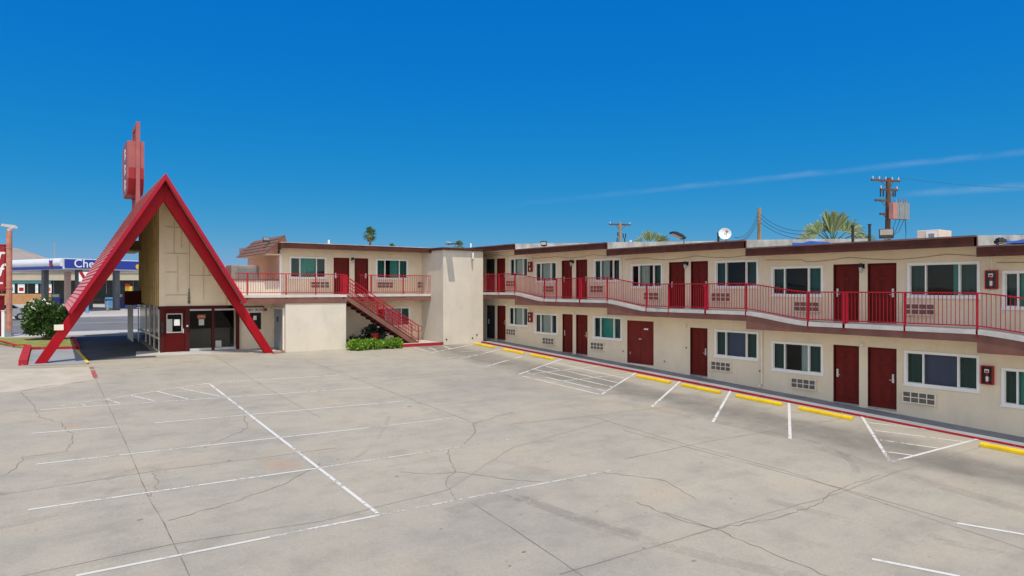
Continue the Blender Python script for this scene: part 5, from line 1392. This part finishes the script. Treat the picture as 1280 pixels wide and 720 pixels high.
# pumps
def pump(px, D, label):
    e = tag(empty('fuel_pump', station(px, D), -TH + R(10)), label, 'fuel pump', 'fuel pumps under the canopy')
    q = MB(); q.box(-.55, .55, -.3, .3, .15, 1.55); q.build('pump_body', M['blue'], e, bevel=.02)
    q = MB(); q.box(-.55, .55, -.31, .31, 1.551, 2.15); q.build('pump_head', M['grey_col'], e, bevel=.02)
    q = MB(); q.box(-.4, .4, -.33, -.311, 1.7, 2.05); q.build('display', M['light_grey'], e)
    q = MB(); q.box(-1.2, 1.2, -.6, .6, -.02, .15); q.build('pump_island', M['walk'], e)
    q = MB(); q.tube([(.57, -.2, 1.4), (.75, -.25, .8), (.6, -.25, .4)], .03, 6); q.build('hose', M['black'], e)
pump(71, 93, 'blue fuel pump behind the bush and the grey canopy column'); pump(152, 94, 'blue fuel pump seen between the A-frame leg and the lobby'); pump(165, 90, 'blue fuel pump right beside the lobby wall'); pump(98, 97, 'blue fuel pump hidden mostly by the red roof slope')
# red and white banner, price board, windscreen bins, bollards, rail
e = tag(empty('promo_sign', station(104.5, 83), -TH), 'red and white diagonal banner sign below the canopy lettering', 'sign')
zz0, zz1 = zat(352, 83) - 1.15, zat(340, 83) - 1.15
q = MB(); q.box(-.55, .6, -.04, .04, zz0, zz1); q.build('banner', M['white_paint'], e)
q = MB(); q.prism([(-.55, -.05, zz1), (-.1, -.05, zz1), (.6, -.05, zz0), (.15, -.05, zz0)], (0, .008, 0)); q.build('red_band', M['red_box'], e)
q = MB(); q.box(-.06, .06, .045, .15, -.02, zz1); q.build('post', M['grey_metal'], e)
e = tag(empty('promo_sign', station(161, 88), -TH), 'yellow and red pump topper sign near the lobby wall', 'sign')
q = MB(); q.box(-.45, .45, -.04, .04, 2.45, 3.15); q.build('board', M['yellow_sign'], e); q = MB(); q.cyl((-.15, -.02, 3.152), .3, .3, 12); q.build('red_disc', M['red_box'], e); q = MB(); q.box(-.05, .05, -.03, .03, -.02, 2.449); q.build('post', M['grey_metal'], e)
for px, D, col, w, lab in ((109, 80, 'sky_blue', .32, 'light blue bollard at the forecourt edge by the red leg'), (134.5, 86, 'grey_metal', .3, 'grey bollard under the brown rail on the forecourt')):
    q = MB(); q.cyl((0, 0, -.05), w / 2, 1.2, 12); q.tube([(0, 0, 1.15), (0, 0, 1.22)], w / 2, 12, w / 4); tag(q.build('bollard', M[col], None, station(px, D)), lab, 'bollard')
for px, D, lab in ((46.5, 92, 'light blue bin with white top in front of the orange shop wall'),):
    e = tag(empty('waste_bin', station(px, D), -TH), lab, 'bin'); q = MB(); q.box(-.3, .3, -.25, .25, -.02, 1.0); q.build('bin_body', M['sky_blue'], e, bevel=.03); q = MB(); q.tube([(0, 0, 1.0), (0, 0, 1.6)], .22, 10, .12); q.build('bin_top', M['white_paint'], e)
for k, (px, lab) in enumerate(((139, 'low light blue display case left of the grey canopy column'), (152.5, 'low light blue display case right of the grey canopy column'))):
    q = MB(); q.box(-.75, .75, -.4, .4, -.02, 1.35); q.box(-.7, .7, -.35, .35, 1.351, 1.5); tag(q.build('display_case', M['sky_blue'], None, station(px, 104), -TH), lab, 'display case')
a, b = Vector(station(108, 88)), Vector(station(158, 92)); e = tag(empty('pipe_rail', a), 'brown horizontal pipe rail across the forecourt', 'rail')
q = MB(); q.bar((0, 0, 1.35), b - a + Vector((0, 0, 1.35)), .16); q.build('rail_bar', M['rust_wood'], e)
q = MB()
for t in (.02, .5, .98): p = (b - a) * t; q.box(p.x - .06, p.x + .06, p.y - .06, p.y + .06, -.02, 1.27)
q.build('rail_post', M['grey_metal'], e)
# shop behind
sD2 = 122; ax0, ay0 = far(-30, sD2 + 4); bx0, by0 = far(420, sD2 - 4)
d = Vector((bx0 - ax0, by0 - ay0)); Ls = d.length
shop = tag(empty('convenience_shop', (ax0, ay0, 1.15), math.atan2(d.y, d.x)), 'long tan shop with a dark window band behind the canopy', 'shop')
q = MB(); q.box(0, Ls, .3, 14, 0, 6.9); q.build('shop_wall', M['tan_wall'], shop)
q = MB(); q.box(-.2, Ls, -.3, .299, 4.3, 5.6); q.build('shop_fascia', M['tan_wall'], shop, bevel=.03)
q = MB(); q.box(-.25, Ls, -.45, .4, 5.62, 6.3); q.build('shop_parapet', M['hvac'], shop)
zs_ = 7.9 * 1.0
q = MB(); q.box(0, 16.0, .1, .29, 0, 1.85); q.build('orange_front', M['orange_wall'], shop)
q = MB(); q.box(0, Ls, .2, .292, 1.86, 4.29); q.box(16.3, Ls, .2, .292, .1, 1.859); q.build('shop_glazing', M['shop_glass'], shop)
for k in range(12):
    q = MB(); q.box(k * 2.6 + 2.5, k * 2.6 + 2.62, .12, .199, 1.86, 4.29); q.build('mullion', M['grey_col'], shop)
q = MB(); q.box(0, 15, .1, .19, 3.75, 4.28); q.build('window_banner', M['teal_sign'], shop)
sc_ = Ls / 450
for k, (pxa, pxb, c2) in enumerate(((14, 20.5, 'sky_blue'), (25, 34, 'red_box'), (48, 51.5, 'sky_blue'), (60, 69, 'orange_sign'))):
    xa, xb = (pxa + 30) * sc_, (pxb + 30) * sc_
    q = MB(); q.box(xa, xb, .06, .098, 2.0, 3.65); p = q.build('poster', M['white_paint'], shop); q = MB(); q.box(xa + .25, xb - .2, .05, .059, 2.35, 3.0); q.build('poster_print', M[c2], p)
xm = (54 + 30) * sc_
q = MB(); q.box(-.08, .08, -.08, .08, -.5, 2.9); tag(q.build('flag_mast', M['grey_metal'], None, (*far(68, 95), 7.5)), 'thin grey mast rising above the canopy roof', 'mast')
# parked car at the picture edge
cx_, cy_ = far(0, 62); car = tag(empty('parked_car', (cx_, cy_, gz(cy_) - .01), R(5)), 'silver car on the street cut by the picture edge under the red sign', 'car')
q = MB(); side_p = [(-2.2, .45), (-2.25, .8), (-2.0, .98), (-1.2, 1.05), (-.7, 1.45), (.9, 1.5), (1.6, 1.1), (2.2, .98), (2.3, .6), (2.2, .35), (-2.1, .35)]
q.prism([(x, -.85, z) for x, z in side_p], (0, 1.7, 0)); q.build('body', M['car_grey'], car, bevel=.06)
q = MB(); q.prism([(-1.0, -.865, 1.08), (-.62, -.865, 1.4), (.82, -.865, 1.44), (1.3, -.865, 1.1)], (0, 1.73, 0)); q.build('side_window', M['shop_glass'], car)
for x in (-1.4, 1.45):
    for y in (-.88, .68):
        q = MB(); q.tube([(x, y, .33), (x, y + .2, .33)], .33, 18); w = q.build('wheel', M['tyre'], car)
        q = MB(); q.tube([(x, y - .012, .33), (x, y + .212, .33)], .19, 12); q.build('rim', M['metal'], w)

# ================================================================== LIGHT
EXPO = 2 ** .68
sun_dir = Vector((-.14, -.40, 1)).normalized()
sl_d = bpy.data.lights.new('sun', 'SUN'); sl_d.energy = 2.45; sl_d.angle = R(.53); sl_d.color = (1, .93, .82)
so = bpy.data.objects.new('sun', sl_d); COL.objects.link(so)
so.rotation_euler = sun_dir.to_track_quat('Z', 'Y').to_euler(); so.location = (0, 0, 60)
wd = bpy.data.worlds.new('World'); S.world = wd; wd.use_nodes = True
nt = wd.node_tree; nt.nodes.clear()
out = nt.nodes.new('ShaderNodeOutputWorld'); bg = nt.nodes.new('ShaderNodeBackground'); sky = nt.nodes.new('ShaderNodeTexSky')
sky.sky_type = 'NISHITA'; sky.sun_disc = False; sky.sun_elevation = math.asin(sun_dir.z); sky.sun_rotation = math.atan2(sun_dir.x, sun_dir.y)
sky.altitude = 600; sky.air_density = 1.0; sky.dust_density = .25; sky.ozone_density = 3.0
hsv = nt.nodes.new('ShaderNodeHueSaturation'); hsv.inputs['Saturation'].default_value = 1.25; hsv.inputs['Value'].default_value = 1.0
nt.links.new(sky.outputs[0], hsv.inputs['Color'])
SKY = .15
# the clear dark blue of the sky opposite the sun (deepest there, paler round the sun's side)
sp = nt.nodes.new('ShaderNodeSeparateColor'); nt.links.new(hsv.outputs[0], sp.inputs[0])
cb_ = nt.nodes.new('ShaderNodeCombineColor')
for k, (gn, pw) in enumerate(((.5, 1.9), (.455, .56), (.635, .09))):
    m0 = nt.nodes.new('ShaderNodeMath'); m0.operation = 'MULTIPLY'; m0.inputs[1].default_value = .10; nt.links.new(sp.outputs[k], m0.inputs[0])
    m1 = nt.nodes.new('ShaderNodeMath'); m1.operation = 'POWER'; m1.inputs[1].default_value = pw; nt.links.new(m0.outputs[0], m1.inputs[0])
    m2 = nt.nodes.new('ShaderNodeMath'); m2.operation = 'MULTIPLY'; m2.inputs[1].default_value = gn / SKY / EXPO; nt.links.new(m1.outputs[0], m2.inputs[0])
    nt.links.new(m2.outputs[0], cb_.inputs[k])
tg = nt.nodes.new('ShaderNodeTexCoord'); dp_ = nt.nodes.new('ShaderNodeVectorMath'); dp_.operation = 'DOT_PRODUCT'
dp_.inputs[1].default_value = Vector((sun_dir.x, sun_dir.y, 0)).normalized(); nt.links.new(tg.outputs['Generated'], dp_.inputs[0])
mrg = nt.nodes.new('ShaderNodeMapRange'); mrg.interpolation_type = 'SMOOTHSTEP'; mrg.inputs[1].default_value = -.45; mrg.inputs[2].default_value = .25; nt.links.new(dp_.outputs['Value'], mrg.inputs[0])
hz = nt.nodes.new('ShaderNodeHueSaturation'); hz.inputs['Saturation'].default_value = .42; hz.inputs['Value'].default_value = .92; nt.links.new(sky.outputs[0], hz.inputs['Color'])  # unseen sun side of the sky kept brighter and greyer to fill shaded walls
skyc = mixc(nt, mrg.outputs[0], cb_.outputs[0], hz.outputs[0])
# faint cirrus
tc = nt.nodes.new('ShaderNodeTexCoord')
def dirv(px, py):
    v = Vector(((px - 640) / F, 1, (360 - py) / F)).normalized()
    return Vector((v.x * CT + v.y * ST, -v.x * ST + v.y * CT, v.z)).normalized()
def cirrus(col, p, q_, width, amt, nsc, ends):
    n = dirv(*p).cross(dirv(*q_)).normalized(); al = (dirv(*q_) - dirv(*p)).normalized()
    dt = nt.nodes.new('ShaderNodeVectorMath'); dt.operation = 'DOT_PRODUCT'; dt.inputs[1].default_value = n; nt.links.new(tc.outputs['Generated'], dt.inputs[0])
    nz = nt.nodes.new('ShaderNodeTexNoise'); nz.inputs['Scale'].default_value = nsc; nz.inputs['Detail'].default_value = 7; nz.inputs['Roughness'].default_value = .62
    mp = nt.nodes.new('ShaderNodeMapping'); mp.inputs['Scale'].default_value = (1, 1, 2.2); nt.links.new(tc.outputs['Generated'], mp.inputs[0]); nt.links.new(mp.outputs[0], nz.inputs['Vector'])
    jit = nt.nodes.new('ShaderNodeMath'); jit.operation = 'MULTIPLY_ADD'; jit.inputs[1].default_value = width * 1.1; nt.links.new(nz.outputs['Fac'], jit.inputs[0]); nt.links.new(dt.outputs['Value'], jit.inputs[2])
    sb = nt.nodes.new('ShaderNodeMath'); sb.operation = 'SUBTRACT'; sb.inputs[1].default_value = width * .55; nt.links.new(jit.outputs[0], sb.inputs[0])
    ab = nt.nodes.new('ShaderNodeMath'); ab.operation = 'ABSOLUTE'; nt.links.new(sb.outputs[0], ab.inputs[0])
    mr = nt.nodes.new('ShaderNodeMapRange'); mr.interpolation_type = 'SMOOTHSTEP'; mr.inputs[1].default_value = width; mr.inputs[2].default_value = 0; nt.links.new(ab.outputs[0], mr.inputs[0])
    da = nt.nodes.new('ShaderNodeVectorMath'); da.operation = 'DOT_PRODUCT'; da.inputs[1].default_value = al; nt.links.new(tc.outputs['Generated'], da.inputs[0])
    a0, a1 = dirv(*ends[0]).dot(al), dirv(*ends[1]).dot(al)
    m2 = nt.nodes.new('ShaderNodeMapRange'); m2.interpolation_type = 'SMOOTHSTEP'; m2.inputs[1].default_value = a0; m2.inputs[2].default_value = a1; nt.links.new(da.outputs['Value'], m2.inputs[0])
    r = nt.nodes.new('ShaderNodeValToRGB'); r.color_ramp.elements[0].position = .30; r.color_ramp.elements[1].position = .72; nt.links.new(nz.outputs['Fac'], r.inputs[0])
    k1 = nt.nodes.new('ShaderNodeMath'); k1.operation = 'MULTIPLY'; nt.links.new(mr.outputs[0], k1.inputs[0]); nt.links.new(r.outputs[0], k1.inputs[1])
    k2 = nt.nodes.new('ShaderNodeMath'); k2.operation = 'MULTIPLY'; nt.links.new(k1.outputs[0], k2.inputs[0]); nt.links.new(m2.outputs[0], k2.inputs[1])
    k3 = nt.nodes.new('ShaderNodeMath'); k3.operation = 'MULTIPLY'; k3.inputs[1].default_value = amt; nt.links.new(k2.outputs[0], k3.inputs[0])
    return mixc(nt, k3.outputs[0], col, (.62 / SKY / EXPO, .70 / SKY / EXPO, .82 / SKY / EXPO, 1))
c = skyc
c = cirrus(c, (640, 256), (1280, 190), .006, .15, 14, ((560, 262), (980, 222)))
c = cirrus(c, (1130, 243), (1280, 233), .007, .2, 15, ((1090, 245), (1200, 238)))
nt.links.new(c, bg.inputs[0]); bg.inputs[1].default_value = SKY
nt.links.new(bg.outputs[0], out.inputs[0])
S.view_settings.view_transform = 'Standard'; S.view_settings.look = 'None'; S.view_settings.exposure = .68; S.view_settings.gamma = 1
S.view_settings.use_curve_mapping = False
S.cycles.max_bounces = 8
